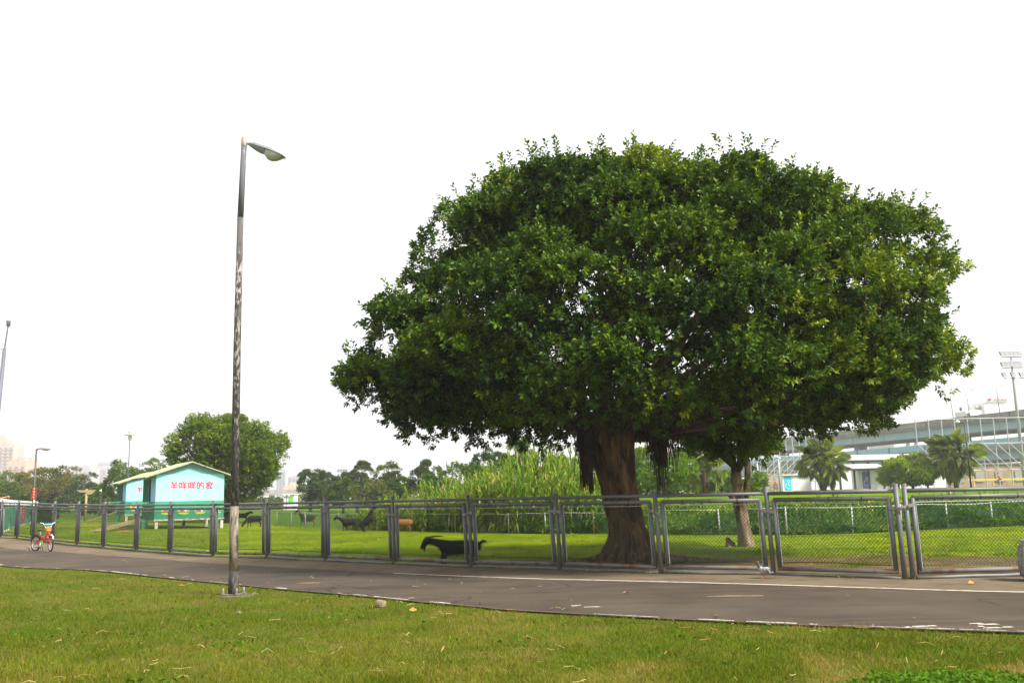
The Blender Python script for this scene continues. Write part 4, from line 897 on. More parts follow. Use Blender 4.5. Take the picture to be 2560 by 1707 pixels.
def hut(label, fx, Yd, width, group):
    b = footY(fx, Yd); rz = math.radians(33); k = 1.0
    t = thing('goat_hut', label, 'hut', b, rz, group)
    W_, D = width, 3.2; zf, zs_, zw, za = 1.46, .50, 2.92, 3.55; th = .05
    # front wall in four sheets with seams
    n_ = 4
    for i in range(n_):
        mb = MB(); mb.box((W_ * (i + .5) / n_, 0, (zf + zw) / 2), (W_ / n_ - .008, th, zw - zf)); part('front_panel', mb, 'cyan', t)
    mb = MB(); mb.box((W_ / 2, .03, (zf + zw) / 2), (W_ - .04, .02, zw - zf - .02)); part('front_backing', mb, 'louvre', t)
    # gable: slats
    ns = 9; mb = MB(); mb.prism([(.0, .05, zw), (W_, .05, zw), (W_ / 2, .05, za)], (0, .03, 0)); part('gable_board', mb, 'louvre', t)
    for i in range(ns):
        z = zw + .03 + (za - zw - .05) * i / ns; half = W_ / 2 * (1 - (z - zw + .05) / (za - zw)); 
        if half > .08: mb = MB(); mb.prism([(W_ / 2 - half, .0, z - .012), (W_ / 2 + half, .0, z - .012), (W_ / 2 + half, .04, z + .03), (W_ / 2 - half, .04, z + .03)], (0, .0, .018)); part('louvre_slat', mb, 'louvre', t)
    # side walls (left has the doorway), back
    dy0, dy1 = 1.15, 1.85
    for y0, y1, z0 in ((.03, dy0, zf), (dy1, D, zf), (dy0, dy1, 2.72)):
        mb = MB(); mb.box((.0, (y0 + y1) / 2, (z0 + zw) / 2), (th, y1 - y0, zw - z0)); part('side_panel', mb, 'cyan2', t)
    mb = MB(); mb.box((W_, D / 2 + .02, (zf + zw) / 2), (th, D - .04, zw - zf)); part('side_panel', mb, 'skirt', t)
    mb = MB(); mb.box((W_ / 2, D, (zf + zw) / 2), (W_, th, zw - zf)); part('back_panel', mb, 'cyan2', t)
    dm = MB(); dm.box((.40, (dy0 + dy1) / 2, (zf + 2.70) / 2), (.02, dy1 - dy0 + .3, 2.70 - zf)); part('doorway', dm, 'dark', t)
    dm = MB(); dm.box((-.16, dy1 + .02, (zf + 2.68) / 2), (.26, .04, 2.66 - zf)); dr_ = part('door', dm, 'skirt', t); dm = MB(); dm.box((-.24, dy1 - .02, 2.05), (.03, .05, .12)); part('handle', dm, 'galv', dr_)
    # roof sheets
    for sgn in (-1, 1):
        xe = -.62 if sgn < 0 else W_ + .42; xr_ = W_ / 2; sl = (za - zw) / (W_ / 2); ze = za + .05 - sl * abs(xe - xr_); nseg = 22
        mb = MB(); y0, y1 = -.28, D + .3; vs_ = []
        for i in range(nseg * 2 + 1):
            y = y0 + (y1 - y0) * i / (nseg * 2); dz = .022 * (i % 2); vs_ += [(xe, y, ze + dz), (xr_, y, za + .05 + dz), (xe, y, ze + dz - .015), (xr_, y, za + .035 + dz)]
        k_ = nseg * 2; fs = []
        for i in range(k_): fs += [(4 * i, 4 * i + 1, 4 * i + 5, 4 * i + 4), (4 * i + 2, 4 * i + 6, 4 * i + 7, 4 * i + 3), (4 * i, 4 * i + 4, 4 * i + 6, 4 * i + 2)]
        mb.add(vs_, fs); rf = part('roof_sheet', mb, 'roof', t)
        mb = MB(); mb.prism([(xe, y0 - .02, ze - .045), (xr_, y0 - .02, za - .005), (xr_, y0 - .02, za + .05), (xe, y0 - .02, ze + .02)], (0, .03, 0)); part('fascia', mb, 'roofedge', rf)
        for yy in (.3, D / 2, D - .3): mb = MB(); mb.tube([(xe + .05 * sgn * -1, yy, ze - .05), (xr_, yy, za - .02)], .03, 5); part('rafter', mb, 'roofedge', rf)
    # floor skirt, edge beam and legs
    mb = MB(); mb.box((W_ / 2 - .01, -.01, (zf + zs_) / 2), (W_ + .06, .06, zf - zs_ - .004)); sk = part('skirt', mb, 'skirt', t)
    mb = MB(); mb.box((-.01, D / 2 + .03, (zf + zs_) / 2), (.06, D - .02, zf - zs_ - .01)); part('skirt', mb, 'skirt', t)
    mb = MB(); mb.box((W_ / 2, -.03, zs_ - .04), (W_ + .10, .09, .07)); part('edge_beam', mb, 'legwhite', t)
    mb = MB(); mb.box((W_ / 2, D / 2, zs_ + .05), (W_ - .1, D - .1, .08)); part('floor', mb, 'dark', t)
    for x, y, m_ in ((.10, .06, 'legwhite'), (W_ - .06, .06, 'legwhite'), (.10, D - .1, 'legwhite'), (W_ - .1, D - .1, 'legwhite'), (W_ * .62, D - .1, 'legwhite')):
        mb = MB(); mb.box((x, y, zs_ / 2 - .05), (.15, .15, zs_ + .1)); part('leg', mb, m_, t)
    mb = MB(); mb.box((-.35, .9, zs_ / 2 - .05), (.30, .30, zs_ + .1)); part('leg', mb, 'skirt', t)
    mb = MB(); mb.box((-.55, 1.5, zf - .07), (1.1, 1.9, .06)); part('landing', mb, 'skirt', t)
    # lettering and painted bowls
    tm = text_mesh('羊咩咩的家', .46, .004, .003); q = np.array([v_.co[:] for v_ in tm.vertices]); fs = [tuple(p_.vertices) for p_ in tm.polygons]; mb = MB()
    for i, (dx, dz) in enumerate(((-.008, -.006), (.008, -.006), (-.008, .006), (.008, .006))): mb.add(q + V(dx, dz, .0008 * i), fs)
    o = part('lettering', mb, 'textred', t); o.location = (W_ * .515, -th / 2 - .006, zf + .66); o.rotation_euler = (math.pi / 2, 0, 0)
    for i in range(4):
        cx = W_ * (.17 + .24 * i); mb = MB(); n2 = 14
        mb.prism([(cx + .30 * math.cos(a), -.045, zf - .62 + (.10 if a < math.pi else .10) * math.sin(a)) for a in np.linspace(math.pi, 2 * math.pi, n2)], (0, .004, 0)); o = part('painted_bowl', mb, 'limegreen', t)
        mb = MB(); mb.prism([(cx - .10 + .11 * math.cos(a), -.046, zf - .50 + .09 * math.sin(a)) for a in np.linspace(0, 6.28, 14, endpoint=False)], (0, .004, 0)); part('painted_apple', mb, 'applered', o)
        mb = MB(); mb.prism([(cx + .10 + .07 * math.cos(a), -.0465, zf - .50 + .09 * math.sin(a)) for a in np.linspace(0, 6.28, 14, endpoint=False)], (0, .004, 0)); part('painted_egg', mb, 'white', o)
        for s_ in (-.25, .25): mb = MB(); mb.prism([(cx + s_ + .07 * math.cos(a), -.0455, zf - .46 + .10 * math.sin(a)) for a in np.linspace(0, 6.28, 10, endpoint=False)], (0, .004, 0)); part('painted_leaf', mb, 'limegreen', o)
    for i, (x, z) in enumerate([(.58, .98), (.68, 1.05), (.74, 1.12), (.42, 1.12), (.33, 1.1), (.24, 1.0)]):
        mb = MB(); mb.tube([(W_ * x - .10, -.03, zf + z - .02), (W_ * x - .03, -.03, zf + z + .02), (W_ * x, -.03, zf + z), (W_ * x + .05, -.03, zf + z + .03), (W_ * x + .11, -.03, zf + z + .02)], .006, 4); part('painted_bird', mb, 'cyan2' if i < 3 else 'white', t)
    return t
hut('cyan goat hut on stilts with red lettering, in front of the rounded tree', 389, 50.5, 3.66, 'goat huts')
hut('cyan goat hut on stilts half hidden behind the other hut', 315, 69, 3.66, 'goat huts')
# plank ramps up to the huts
def ramp(label, a, b, wd, n_):
    a, b = np.array(a), np.array(b); t = thing('plank_ramp', label, 'ramp', a); d_ = b - a; u_ = unit(d_); sd = unit(np.cross(u_, ZUP))
    for s_ in (-1, 1): mb = MB(); mb.tube([sd * wd / 2 * s_, d_ + sd * wd / 2 * s_], .03, 5); part('stringer', mb, 'wood', t)
    for i in range(n_): c = d_ * (i + .5) / n_ + V(0, 0, .045); mb = MB(); q = sd * wd / 2; r_ = u_ * .10; mb.prism([c - q - r_, c + q - r_, c + q + r_, c - q + r_], (0, 0, .025)); part('plank', mb, 'wood', t)
    return t
la = gp(236, 1330); lb = atY(352, 1299, 51.5)
ramp('long weathered plank ramp rising from the grass to the near hut', la, lb, .5, 16)
lc = gp(214, 1305); ld = atY(292, 1279, 69); ramp('shorter plank ramp leading to the far hut', lc, ld, .5, 10)
mb = MB(); mb.ell((0, 0, 0), (.45, .35, .10), 12, 6); o = part('straw_heap', mb, mat('rusty_straw', (.30, .17, .05), .95, (.2, .1, .03), 8, bump=.5), None, True); o.location = gp(308, 1330); tag(o, 'small rusty brown heap of straw on the grass by the ramp', 'heap')

# ================================================================== ANIMALS
def fuse(mb, vox, sm=6, name='body'):
    me = mb.mesh('tmp'); o = bpy.data.objects.new('tmp', me); COL.objects.link(o)
    r = o.modifiers.new('r', 'REMESH'); r.mode = 'VOXEL'; r.voxel_size = vox; s_ = o.modifiers.new('s', 'SMOOTH'); s_.iterations = sm; s_.factor = .5
    bpy.context.view_layer.update(); out = bpy.data.meshes.new_from_object(o.evaluated_get(bpy.context.evaluated_depsgraph_get())); out.name = name
    bpy.data.objects.remove(o); out.polygons.foreach_set('use_smooth', np.ones(len(out.polygons), bool)); out.update(); return out
def goatmat(name, c_up, c_low, z0, z1):
    m, t, b_ = NT(name); tc = t.nodes.new('ShaderNodeTexCoord'); sx = t.nodes.new('ShaderNodeSeparateXYZ'); t.links.new(tc.outputs['Object'], sx.inputs[0])
    n_ = t.nodes.new('ShaderNodeTexNoise'); n_.inputs['Scale'].default_value = 7; t.links.new(tc.outputs['Object'], n_.inputs[0])
    a_ = t.nodes.new('ShaderNodeMath'); a_.operation = 'MULTIPLY_ADD'; t.links.new(n_.outputs[0], a_.inputs[0]); a_.inputs[1].default_value = .16; t.links.new(sx.outputs[2], a_.inputs[2])
    r = t.nodes.new('ShaderNodeMapRange'); r.inputs[1].default_value = z0; r.inputs[2].default_value = z1; t.links.new(a_.outputs[0], r.inputs[0])
    k = t.nodes.new('ShaderNodeMix'); k.data_type = 'RGBA'; k.inputs[6].default_value = (*c_low, 1); k.inputs[7].default_value = (*c_up, 1); t.links.new(r.outputs[0], k.inputs[0]); t.links.new(k.outputs[2], b_.inputs['Base Color'])
    b_.inputs['Roughness'].default_value = .8; b_.inputs['Specular IOR Level'].default_value = .3
    n2 = t.nodes.new('ShaderNodeTexNoise'); n2.inputs['Scale'].default_value = 60; t.links.new(tc.outputs['Object'], n2.inputs[0]); bp = t.nodes.new('ShaderNodeBump'); bp.inputs['Strength'].default_value = .5; bp.inputs['Distance'].default_value = .01
    t.links.new(n2.outputs[0], bp.inputs['Height']); t.links.new(bp.outputs[0], b_.inputs['Normal']); return m
M['goatblack'] = goatmat('black_goat_coat', (.006, .005, .005), (.045, .022, .010), .20, .36)
M['goatbrown'] = goatmat('black_and_tan_goat_coat', (.012, .009, .008), (.16, .065, .022), .32, .50)
M['goattan'] = goatmat('tan_goat_coat', (.21, .085, .024), (.17, .07, .022), .1, .3)
M['horn'] = mat('horn', (.16, .12, .085), .6, (.05, .04, .03), 9)
M['hoof'] = mat('hoof', (.02, .016, .013), .6)
def goat(label, base, rz, pose, mkey, scale=1, group='goats in the pasture', vox=.014, horn=1.0, beard=True):
    t = thing('goat', label, 'goat', base, rz, group); t.scale = (scale,) * 3
    hd = {'level': ((.48, .58), (.58, .60), (.67, .40)), 'up': ((.42, .74), (.49, .80), (.65, .70)), 'graze': ((.50, .26), (.56, .20), (.64, .04)), 'fwd': ((.50, .62), (.57, .66), (.73, .57)), 'rear': ((.50, .62), (.57, .66), (.73, .57))}[pose]
    nk, pl, mz = [V(a, 0, b) for a, b in hd]; mb = MB()
    mb.tube([(-.40, 0, .47), (-.30, 0, .455), (-.10, 0, .43), (.10, 0, .425), (.24, 0, .44), (.30, 0, .45)], [.07, .14, .165, .17, .16, .11], 12)
    mb.ell((-.04, 0, .39), (.27, .14, .135)); mb.ell((.20, 0, .40), (.14, .115, .17)); mb.ell((-.29, 0, .44), (.11, .105, .13))
    n0 = V(.22, 0, .47); mb.tube([n0, n0 * .5 + nk * .5 + V(0, 0, .01), nk], [.14, .095, .072], 10)
    mb.tube([nk, pl], [.078, .072], 10); f_ = unit(mz - pl); mb.tube([pl - f_ * .02, pl + f_ * .08, mz - f_ * .04, mz], [.070, .066, .050, .040], 10)
    up_ = unit(np.cross(V(0, 1, 0), f_)); up_ = up_ if up_[2] > 0 or pose == 'graze' else -up_
    for s_ in (-1, 1): mb.tube([pl + V(0, .045 * s_, 0), pl + V(-.01, .10 * s_, -.005), pl + V(-.015, .15 * s_, -.045)], [.022, .028, .008], 7)
    st = rng.normal(0, .03, 4)
    for s_, a, b_ in ((1, st[0], st[1]), (-1, st[2], st[3])):
        mb.tube([(.22, .075 * s_, .40), (.225 + a, .08 * s_, .27), (.22 + a * 2, .08 * s_, .20), (.215 + a * 2.2, .08 * s_, .05), (.225 + a * 2.4, .08 * s_, 0)], [.065, .042, .030, .022, .028], 8)
        mb.tube([(-.30, .07 * s_, .44), (-.25 + b_, .085 * s_, .31), (-.345 + b_, .085 * s_, .185), (-.335 + b_ * 1.5, .085 * s_, .05), (-.32 + b_ * 1.5, .085 * s_, 0)], [.10, .065, .030, .023, .028], 8)
    mb.tube([(-.40, 0, .52), (-.46, 0, .57), (-.52, 0, .545)], [.03, .034, .018], 7)
    body = part('body', fuse(mb, vox, 5), mkey, t)
    for s_ in (-1, 1):
        q = pl + up_ * .04 + V(0, .028 * s_, .0); back = -f_ if pose != 'graze' else V(-.3, 0, .9); bk = V(-1, 0, .12); bk = bk if pose != 'graze' else V(-.9, 0, .5)
        mb = MB(); mb.tube([q, q + V(0, .015 * s_, .045) + bk * .03, q + V(0, .04 * s_, .06) + bk * .15 * horn, q + V(0, .07 * s_, .035) + bk * .30 * horn], [.028, .026, .019, .005], 7); part('horn', mb, 'horn', t, True)
    if beard: mb = MB(); q = pl + (mz - pl) * .75 - up_ * .03; mb.tube([q, q + V(0, 0, -.05), q + V(.01, 0, -.13)], [.022, .018, .004], 6); part('beard', mb, mkey, t, True)
    if pose == 'rear': t.rotation_euler = (0, -.75, rz)
    return t
g0 = gp(1146, 1411)
ng = goat('large horned black goat with a beard walking behind the pipe fence', g0, math.pi - .06, 'level', 'goatblack', 1.0, None, .010, horn=1.15); ng.scale = (1.24, 1.1, 1.03)
ng.scale = (1.24, 1.08, .92); me = [c_ for c_ in ng.children if c_.name.startswith('body')][0].data; me.calc_loop_triangles(); vp = np.array([v_.co[:] for v_ in me.vertices]); vn_ = np.array([v_.normal[:] for v_ in me.vertices])
sel = rng.choice(np.where((vp[:, 2] > .19) & (vp[:, 0] < .56))[0], 2600); hd_ = unit(vn_[sel] * .35 + V(-.5, 0, -.75) + rng.normal(0, .25, (2600, 3)))
o = part('shaggy_coat', leaf_mesh('shaggy_coat', vp[sel] - vn_[sel] * .004, hd_, rng.uniform(.025, .065, 2600), np.full(2600, .5), .16, .05), 'goatblack', ng, kind='stuff')
goat('black goat with tan haunches and raised head at the back of the pasture', gp(768, 1316), math.pi + .1, 'up', 'goatbrown', 1.13)
goat('dark goat standing with its head lowered level, beside the goat leaning on the fence', gp(872, 1327), math.pi, 'fwd', 'goatblack', 1.02, horn=.5)
gr = goat('black goat leaning up over the low back fence', gp(932, 1329), .05, 'rear', 'goatblack', 1.0, horn=.5); gr.location.z += .19
goat('tan brown goat by the back fence', gp(1010, 1331), math.pi - .1, 'fwd', 'goattan', 1.0, horn=.4, beard=False)
goat('black goat grazing with its head down beside the street lamp', gp(636, 1317), math.pi + .15, 'graze', 'goatblack', 1.1)
goat('dark goat facing the hut beyond the street lamp', gp(606, 1304), -.1, 'fwd', 'goatblack', 1.0, horn=.5)
goat('black goat standing by the hut legs', gp(566, 1303), math.pi, 'fwd', 'goatblack', 1.0, horn=.4)
# pigeon
M['pgrey'] = mat('pigeon_grey', (.05, .055, .065), .5); M['ppale'] = mat('pigeon_pale', (.32, .31, .32), .7, (.22, .215, .22), 20); M['pdark'] = mat('pigeon_dark', (.03, .03, .035), .6); M['pred'] = mat('pigeon_leg', (.45, .08, .05), .6)
b = gp(1912, 1446); t = thing('pigeon', 'grey and white pigeon walking on the verge in front of the pipe fence', 'pigeon', b, math.pi); t.scale = (1.12,) * 3
mb = MB(); R_ = np.array(Matrix.Rotation(.35, 3, 'Y')); mb.ell((-.005, 0, .125), (.088, .05, .052), 14, 10, R_); mb.ell((.055, 0, .15), (.04, .042, .045)); mb.tube([(-.06, 0, .105), (-.12, 0, .08)], [.035, .02], 8)
part('body', fuse(mb, .006, 5), 'ppale', t)
mb = MB(); mb.tube([(.055, 0, .15), (.085, 0, .20), (.092, 0, .235)], [.034, .024, .02], 10); mb.ell((.098, 0, .245), (.026, .021, .022)); part('head', fuse(mb, .004, 3), 'pgrey', t)
mb = MB(); mb.tube([(.12, 0, .243), (.143, 0, .234)], [.007, .002], 6); part('beak', mb, 'pdark', t)
mb = MB(); mb.prism([(-.08, -.03, .10), (-.08, .03, .10), (-.19, .035, .062), (-.19, -.035, .062)], (0, 0, .008)); part('tail', mb, 'pdark', t)
for s_ in (-1, 1):
    mb = MB(); mb.prism([(.05, .050 * s_, .165), (-.02, .054 * s_, .172), (-.10, .042 * s_, .125), (-.15, .022 * s_, .085), (-.07, .046 * s_, .09), (.02, .054 * s_, .11)], (0, .006 * s_, 0)); wg = part('wing', mb, 'ppale', t, True)
    for k, (x0, x1) in enumerate(((-.045, -.085), (-.005, -.05))):
        mb = MB(); mb.prism([(x0, .062 * s_, .158 - k * .0), (x0 - .016, .062 * s_, .155), (x1 - .016, .057 * s_, .098), (x1, .057 * s_, .098)], (0, .003 * s_, 0)); part('wing_bar', mb, 'pdark', wg)
    mb = MB(); mb.tube([(0, .02 * s_, .09), (-.02 * s_, .02 * s_, .05), (.035 * s_, .02 * s_, .006)], .005, 6)
    for a in (-.5, 0, .5): mb.tube([(.035 * s_, .02 * s_, .006), (.035 * s_ + .032 * math.cos(a), .02 * s_ + .032 * math.sin(a), .003)], .0035, 5)
    part('leg', mb, 'pred', t)

# ================================================================== CHILD'S BICYCLE
M['tyre'] = mat('tyre', (.012, .012, .012), .8); M['rim'] = mat('rim', (.55, .55, .56), .35, metal=.6); M['bikered'] = mat('bike_red', (.55, .02, .035), .35); M['orange'] = mat('orange_plastic', (.75, .13, .02), .5); M['bikegreen'] = mat('bike_green', (.10, .52, .03), .4); M['black'] = mat('black_plastic', (.015, .015, .016), .5); M['bikewhite'] = mat('bike_white', (.75, .75, .76), .4); M['padblue'] = mat('blue_pad', (.12, .42, .55), .6); M['yellow'] = mat('yellow_decal', (.85, .45, .03), .6)
rb = gp(90, 1376.5); fb = gp(124, 1378.5); mid = (rb + fb) / 2
t = thing('childs_bicycle', "child's red bicycle with training wheels parked on the path beside the pipe fence", 'bicycle', mid, math.radians(-30))
Rw, WB = .245, .40
def wheel(x, r, parent, name='wheel', y=0, spokes=14, steer=0):
    c = V(x, y, r); ring = [V(r * .93 * math.cos(a), 0, r * .93 * math.sin(a)) for a in np.linspace(0, 6.2832, 33)]; R_ = rotz(steer)
    mb = MB(); mb.tube([c + R_ @ V(.02 * r, 0, 0) * 0 + R_ @ V(0, -.03 * r, 0), c + R_ @ V(0, .03 * r, 0)], .09 * r + .008, 10); w_ = part(name, mb, 'rim', parent, True); w_.name = name
    mb = MB(); mb.tube([c + R_ @ p for p in ring], .075 * r + .004, 8, False); part('tyre', mb, 'tyre', w_, True)
    mb = MB(); mb.tube([c + R_ @ (p * .87) for p in ring], .035 * r + .004, 6, False); part('rim', mb, 'rim', w_, True)
    mb = MB()
    for k in range(spokes): a = k * 6.2832 / spokes; mb.tube([c, c + R_ @ V(r * .82 * math.cos(a), 0, r * .82 * math.sin(a))], .0025, 3)
    if spokes: part('spokes', mb, 'rim', w_, kind='stuff')
wheel(-WB, Rw, t); wheel(WB, Rw, t, steer=-.30)
hx = WB - .10; BB = V(-.06, 0, .26); ST = V(-.17, 0, .52); HT = V(.24, 0, .62); HB = V(.28, 0, .50)
mb = MB(); mb.tube([ST, BB], .02, 8); mb.tube([BB + V(.02, 0, .02), HB], .026, 8); mb.tube([ST - V(0, 0, .05), V(.06, 0, .42), HT - V(.0, 0, .02)], .024, 8); mb.tube([HT + V(-.02, 0, .05), HB + V(.02, 0, -.03)], .026, 8)
for s_ in (-1, 1): mb.tube([BB, V(-WB, .05 * s_, Rw)], .012, 6); mb.tube([ST - V(0, 0, .08), V(-WB, .05 * s_, Rw)], .011, 6)
part('frame', mb, 'bikered', t, True)
mb = MB(); mb.prism([(-.14, -.02, .48), (.14, -.02, .43), (.10, -.02, .34), (-.05, -.02, .30)], (0, .04, 0)); part('frame_cover', mb, 'bikered', t)
mb = MB(); R_ = rotz(-.30)
for s_ in (-1, 1): mb.tube([V(.29, 0, .50), V(.30, 0, .50) + R_ @ V(0, .055 * s_, 0), V(WB, 0, Rw) + R_ @ V(0, .055 * s_, 0)], .014, 7)
part('fork', mb, 'bikered', t, True)
for nm, xc, a0, a1, m_, stt in (('mudguard', -WB, .5, 2.6, 'black', 0), ('mudguard', WB, .55, 2.3, 'bikewhite', -.3)):
    mb = MB(); R_ = rotz(stt); mb.tube([V(xc, 0, Rw) + R_ @ V((Rw + .03) * math.cos(a), 0, (Rw + .03) * math.sin(a)) for a in np.linspace(a0, a1, 12)], .022, 6); part(nm, mb, m_, t, True)
mb = MB(); mb.tube([ST, ST + V(-.025, 0, .12)], .016, 8); part('seat_post', mb, 'bikewhite', t, True)
mb = MB(); mb.ell(ST + V(-.07, 0, .15), (.10, .075, .03)); mb.tube([ST + V(-.05, 0, .15), ST + V(.11, 0, .145)], [.04, .02], 8); part('saddle', fuse(mb, .008, 4), 'black', t)
stem = HT + V(-.04, 0, .10); mb = MB(); mb.tube([HT, stem], .018, 8)
for s_ in (-1, 1): mb.tube([stem + V(.0, 0, 0), stem + R_ @ V(.01, .07 * s_, .03), stem + R_ @ V(-.01, .15 * s_, .17), stem + R_ @ V(-.05, .24 * s_, .19)], .012, 7)
part('handlebar', mb, 'bikewhite', t, True)
for s_ in (-1, 1): mb = MB(); mb.tube([stem + R_ @ V(-.045, .225 * s_, .19), stem + R_ @ V(-.07, .33 * s_, .185)], .018, 8); part('grip', mb, 'black', t, True)
mb = MB(); mb.tube([stem + R_ @ V(.01, -.13, .13), stem + R_ @ V(.01, .13, .13)], .032, 10); part('crossbar_pad', mb, 'padblue', t, True)
mb = MB(); mb.ell(stem + R_ @ V(.075, 0, -.02), (.05, .10, .10), 12, 8); fp = part('front_plate', mb, 'orange', t, True); mb = MB(); mb.box(stem + R_ @ V(.115, 0, -.05), (.03, .10, .03), -.3); part('decal', mb, 'yellow', fp)
mb = MB(); mb.tube([BB + V(0, -.05, 0), BB + V(0, -.03, 0)], .085, 18); part('chain_guard', mb, 'bikegreen', t); mb = MB(); mb.tube([BB + V(0, -.055, 0), BB + V(0, -.052, 0)], .045, 14); part('chainring', mb, 'rim', t)
mb = MB(); mb.box((BB[0] - .17, -.045, .25), (.30, .02, .06)); part('chain_case', mb, 'bikered', t)
for s_, dx, dz in ((-1, -.02, -.13), (1, .02, .13)):
    mb = MB(); mb.tube([BB + V(0, .06 * s_, 0), BB + V(dx, .075 * s_, dz)], .011, 6); cr = part('crank', mb, 'bikewhite', t, True); mb = MB(); mb.box(BB + V(dx, .12 * s_, dz), (.08, .08, .022)); part('pedal', mb, 'black', cr)
    mb = MB(); mb.tube([(-WB, .06 * s_, Rw), (-WB - .02, .12 * s_, Rw - .05), (-WB - .02, .20 * s_, .065)], .008, 6); part('stabiliser_arm', mb, 'galv', t, True); wheel(-WB - .02, .062, t, 'training_wheel', .23 * s_, 0)

# ================================================================== PEOPLE
M['skin'] = mat('skin', (.55, .27, .16), .6); M['shirt'] = mat('navy_shirt', (.012, .014, .03), .8); M['trouser'] = mat('grey_trousers', (.06, .06, .07), .8); M['hair'] = mat('black_hair', (.012, .010, .009), .5); M['orangeshirt'] = mat('orange_shirt', (.62, .12, .03), .8); M['shoe'] = mat('shoe', (.03, .03, .03), .6)
def hand(mb, w_, d_, up_, side, curl=0, point=True):
    """palm and five fingers from the wrist w_ along d_"""
    d_, up_ = unit(d_), unit(up_); sd = unit(np.cross(d_, up_)) * side
    mb.tube([w_, w_ + d_ * .05, w_ + d_ * .09], [.026, .034, .033], 8)
    for k, (o_, L) in enumerate(((.030, .075), (.010, .085), (-.010, .078), (-.030, .062))):
        b_ = w_ + d_ * .085 + sd * o_; c = 0 if (point and k == 0) else (1.1 if point else curl)
        e1 = b_ + (d_ * math.cos(c * .6) - up_ * math.sin(c * .6)) * L * .5; e2 = e1 + (d_ * math.cos(c * 1.6) - up_ * math.sin(c * 1.6)) * L * .5; mb.tube([b_, e1, e2], [.0105, .0095, .008], 6)
    b_ = w_ + d_ * .03 + sd * .03; mb.tube([b_, b_ + d_ * .03 + sd * .025 - up_ * .01, b_ + d_ * .065 + sd * .022 - up_ * .02], [.013, .011, .009], 6)
def person(label, base, rz, H, shirt, arms, legs, lean=0, name='person'):
    """legs/arms: joint lists in body space (x forward, y left, z up), scaled to height H"""
    t = thing(name, label, 'person', base, rz); s = H / 1.75; S_ = lambda p: np.asarray(p, float) * s
    hip, ch, nk, hd = S_((0, 0, .92)), S_((lean * .45, 0, 1.30)), S_((lean * .62, 0, 1.47)), S_((lean * .72, 0, 1.62))
    if legs == 'sit': hip, ch, nk, hd = S_((-.1, 0, .90)), S_((.08, 0, 1.25)), S_((.16, 0, 1.42)), S_((.22, 0, 1.56))
    mb = MB(); mb.ell(hd, S_((.095, .075, .115)), 12, 9); mb.tube([nk - V(0, 0, .03), hd - V(0, 0, .03)], .052 * s, 8); mb.ell(hd + S_((.09, 0, -.01)), S_((.018, .013, .02)))
    for y in (-1, 1): mb.ell(hd + S_((0, .078 * y, -.01)), S_((.02, .012, .03)))
    for i, a in enumerate(arms):
        sh, el, wr, kind_ = S_(a[0]), S_(a[1]), S_(a[2]), a[3]; mb.tube([el - (el - sh) * .25, el, wr], np.array([.040, .038, .025]) * s, 9); hand(mb, wr, wr - el, V(0, 0, 1), 1 if sh[1] > 0 else -1, .5, kind_ == 'point')
    bd = part('body', fuse(mb, .009, 3), 'skin', t)
    mb = MB(); mb.ell(hd + S_((-.015, 0, .03)), S_((.098, .085, .105)), 12, 8); part('hair', mb, 'hair', t, True)
    mb = MB(); mb.tube([hip, (hip + ch) / 2, ch, nk - V(0, 0, .02)], np.array([.15, .14, .165, .06]) * s, 12)
    for a in arms: sh, el = S_(a[0]), S_(a[1]); mb.tube([ch + (nk - ch) * .55, sh, sh + (el - sh) * .8], np.array([.075, .068, .054]) * s, 9)
    part('shirt', fuse(mb, .016, 5), shirt, t)
    mb = MB(); mb.ell(hip, S_((.13, .165, .13)))
    for y in (-1, 1):
        if legs == 'sit': J = [(-.08, .09 * y, .88), (.28, .11 * y, .72 if y > 0 else .80), (.10, .11 * y, .30 if y > 0 else .42)]
        else: J = [(0, .09 * y, .90), (.02, .10 * y, .48), (0, .11 * y, .08)]
        J = [S_(j) for j in J]; mb.tube(J, np.array([.085, .06, .042]) * s, 9)
        sm = MB(); sm.ell(J[2] + S_((.06, 0, -.04)), S_((.12, .045, .045))); part('shoe', sm, 'shoe', t, True)
    part('trousers', fuse(mb, .016, 4), 'trouser', t); return t
pb = footY(-13, 40.4); pb[2] = float(zg(pb[0], pb[1]))
person('person in a dark shirt pointing with an outstretched bare arm beyond the pipe fence', pb, math.radians(4), 1.86, 'shirt',
       [((.02, -.19, 1.42), (.30, -.21, 1.50), (.56, -.20, 1.56), 'point'), ((.02, .19, 1.40), (.20, .2, 1.28), (.44, .16, 1.24), 'rest')], 'stand')
# ================================================================== SMALL THINGS ON THE GROUND
M['stone'] = mat('stone', (.25, .18, .11), .95, (.16, .12, .08), 9, 6, bump=.6)
M['granite'] = mat('speckled_granite', (.30, .29, .28), .9, (.07, .07, .07), 60, 3, .45, .55, .6, 50, c3=(.5, .49, .47), scale3=75, lo3=.58, hi3=.62)
def rock(name, label, loc, r, m_, seed, cat='stone', sq=.8, group=None):
    r_ = np.random.default_rng(seed); mb = MB(); mb.ell((0, 0, 0), r, 11, 8); v = mb.v[0]; n_ = unit(v / np.asarray(r)); ks = r_.normal(size=(7, 3))
    for k in ks: k = unit(k); h = v @ k / np.linalg.norm(np.asarray(r) * k); cut = r_.uniform(.62, .9); ex = np.clip(h - cut, 0, None); v -= k * (ex * np.linalg.norm(np.asarray(r) * k))[:, None]
    v *= 1 + .05 * r_.normal(size=(len(v), 1)); o = part(name, mb, m_, None); o.location = np.asarray(loc) + V(0, 0, r[2] * .55); return tag(o, label, cat, group)
rock('stone', 'angular buff stone in the grass beside the path edge', gp(951, 1517), (.085, .07, .075), 'stone', 4)
rock('pebble', 'small round tan pebble in the lawn below the street lamp', gp(597, 1535), (.04, .04, .03), 'stone', 5)
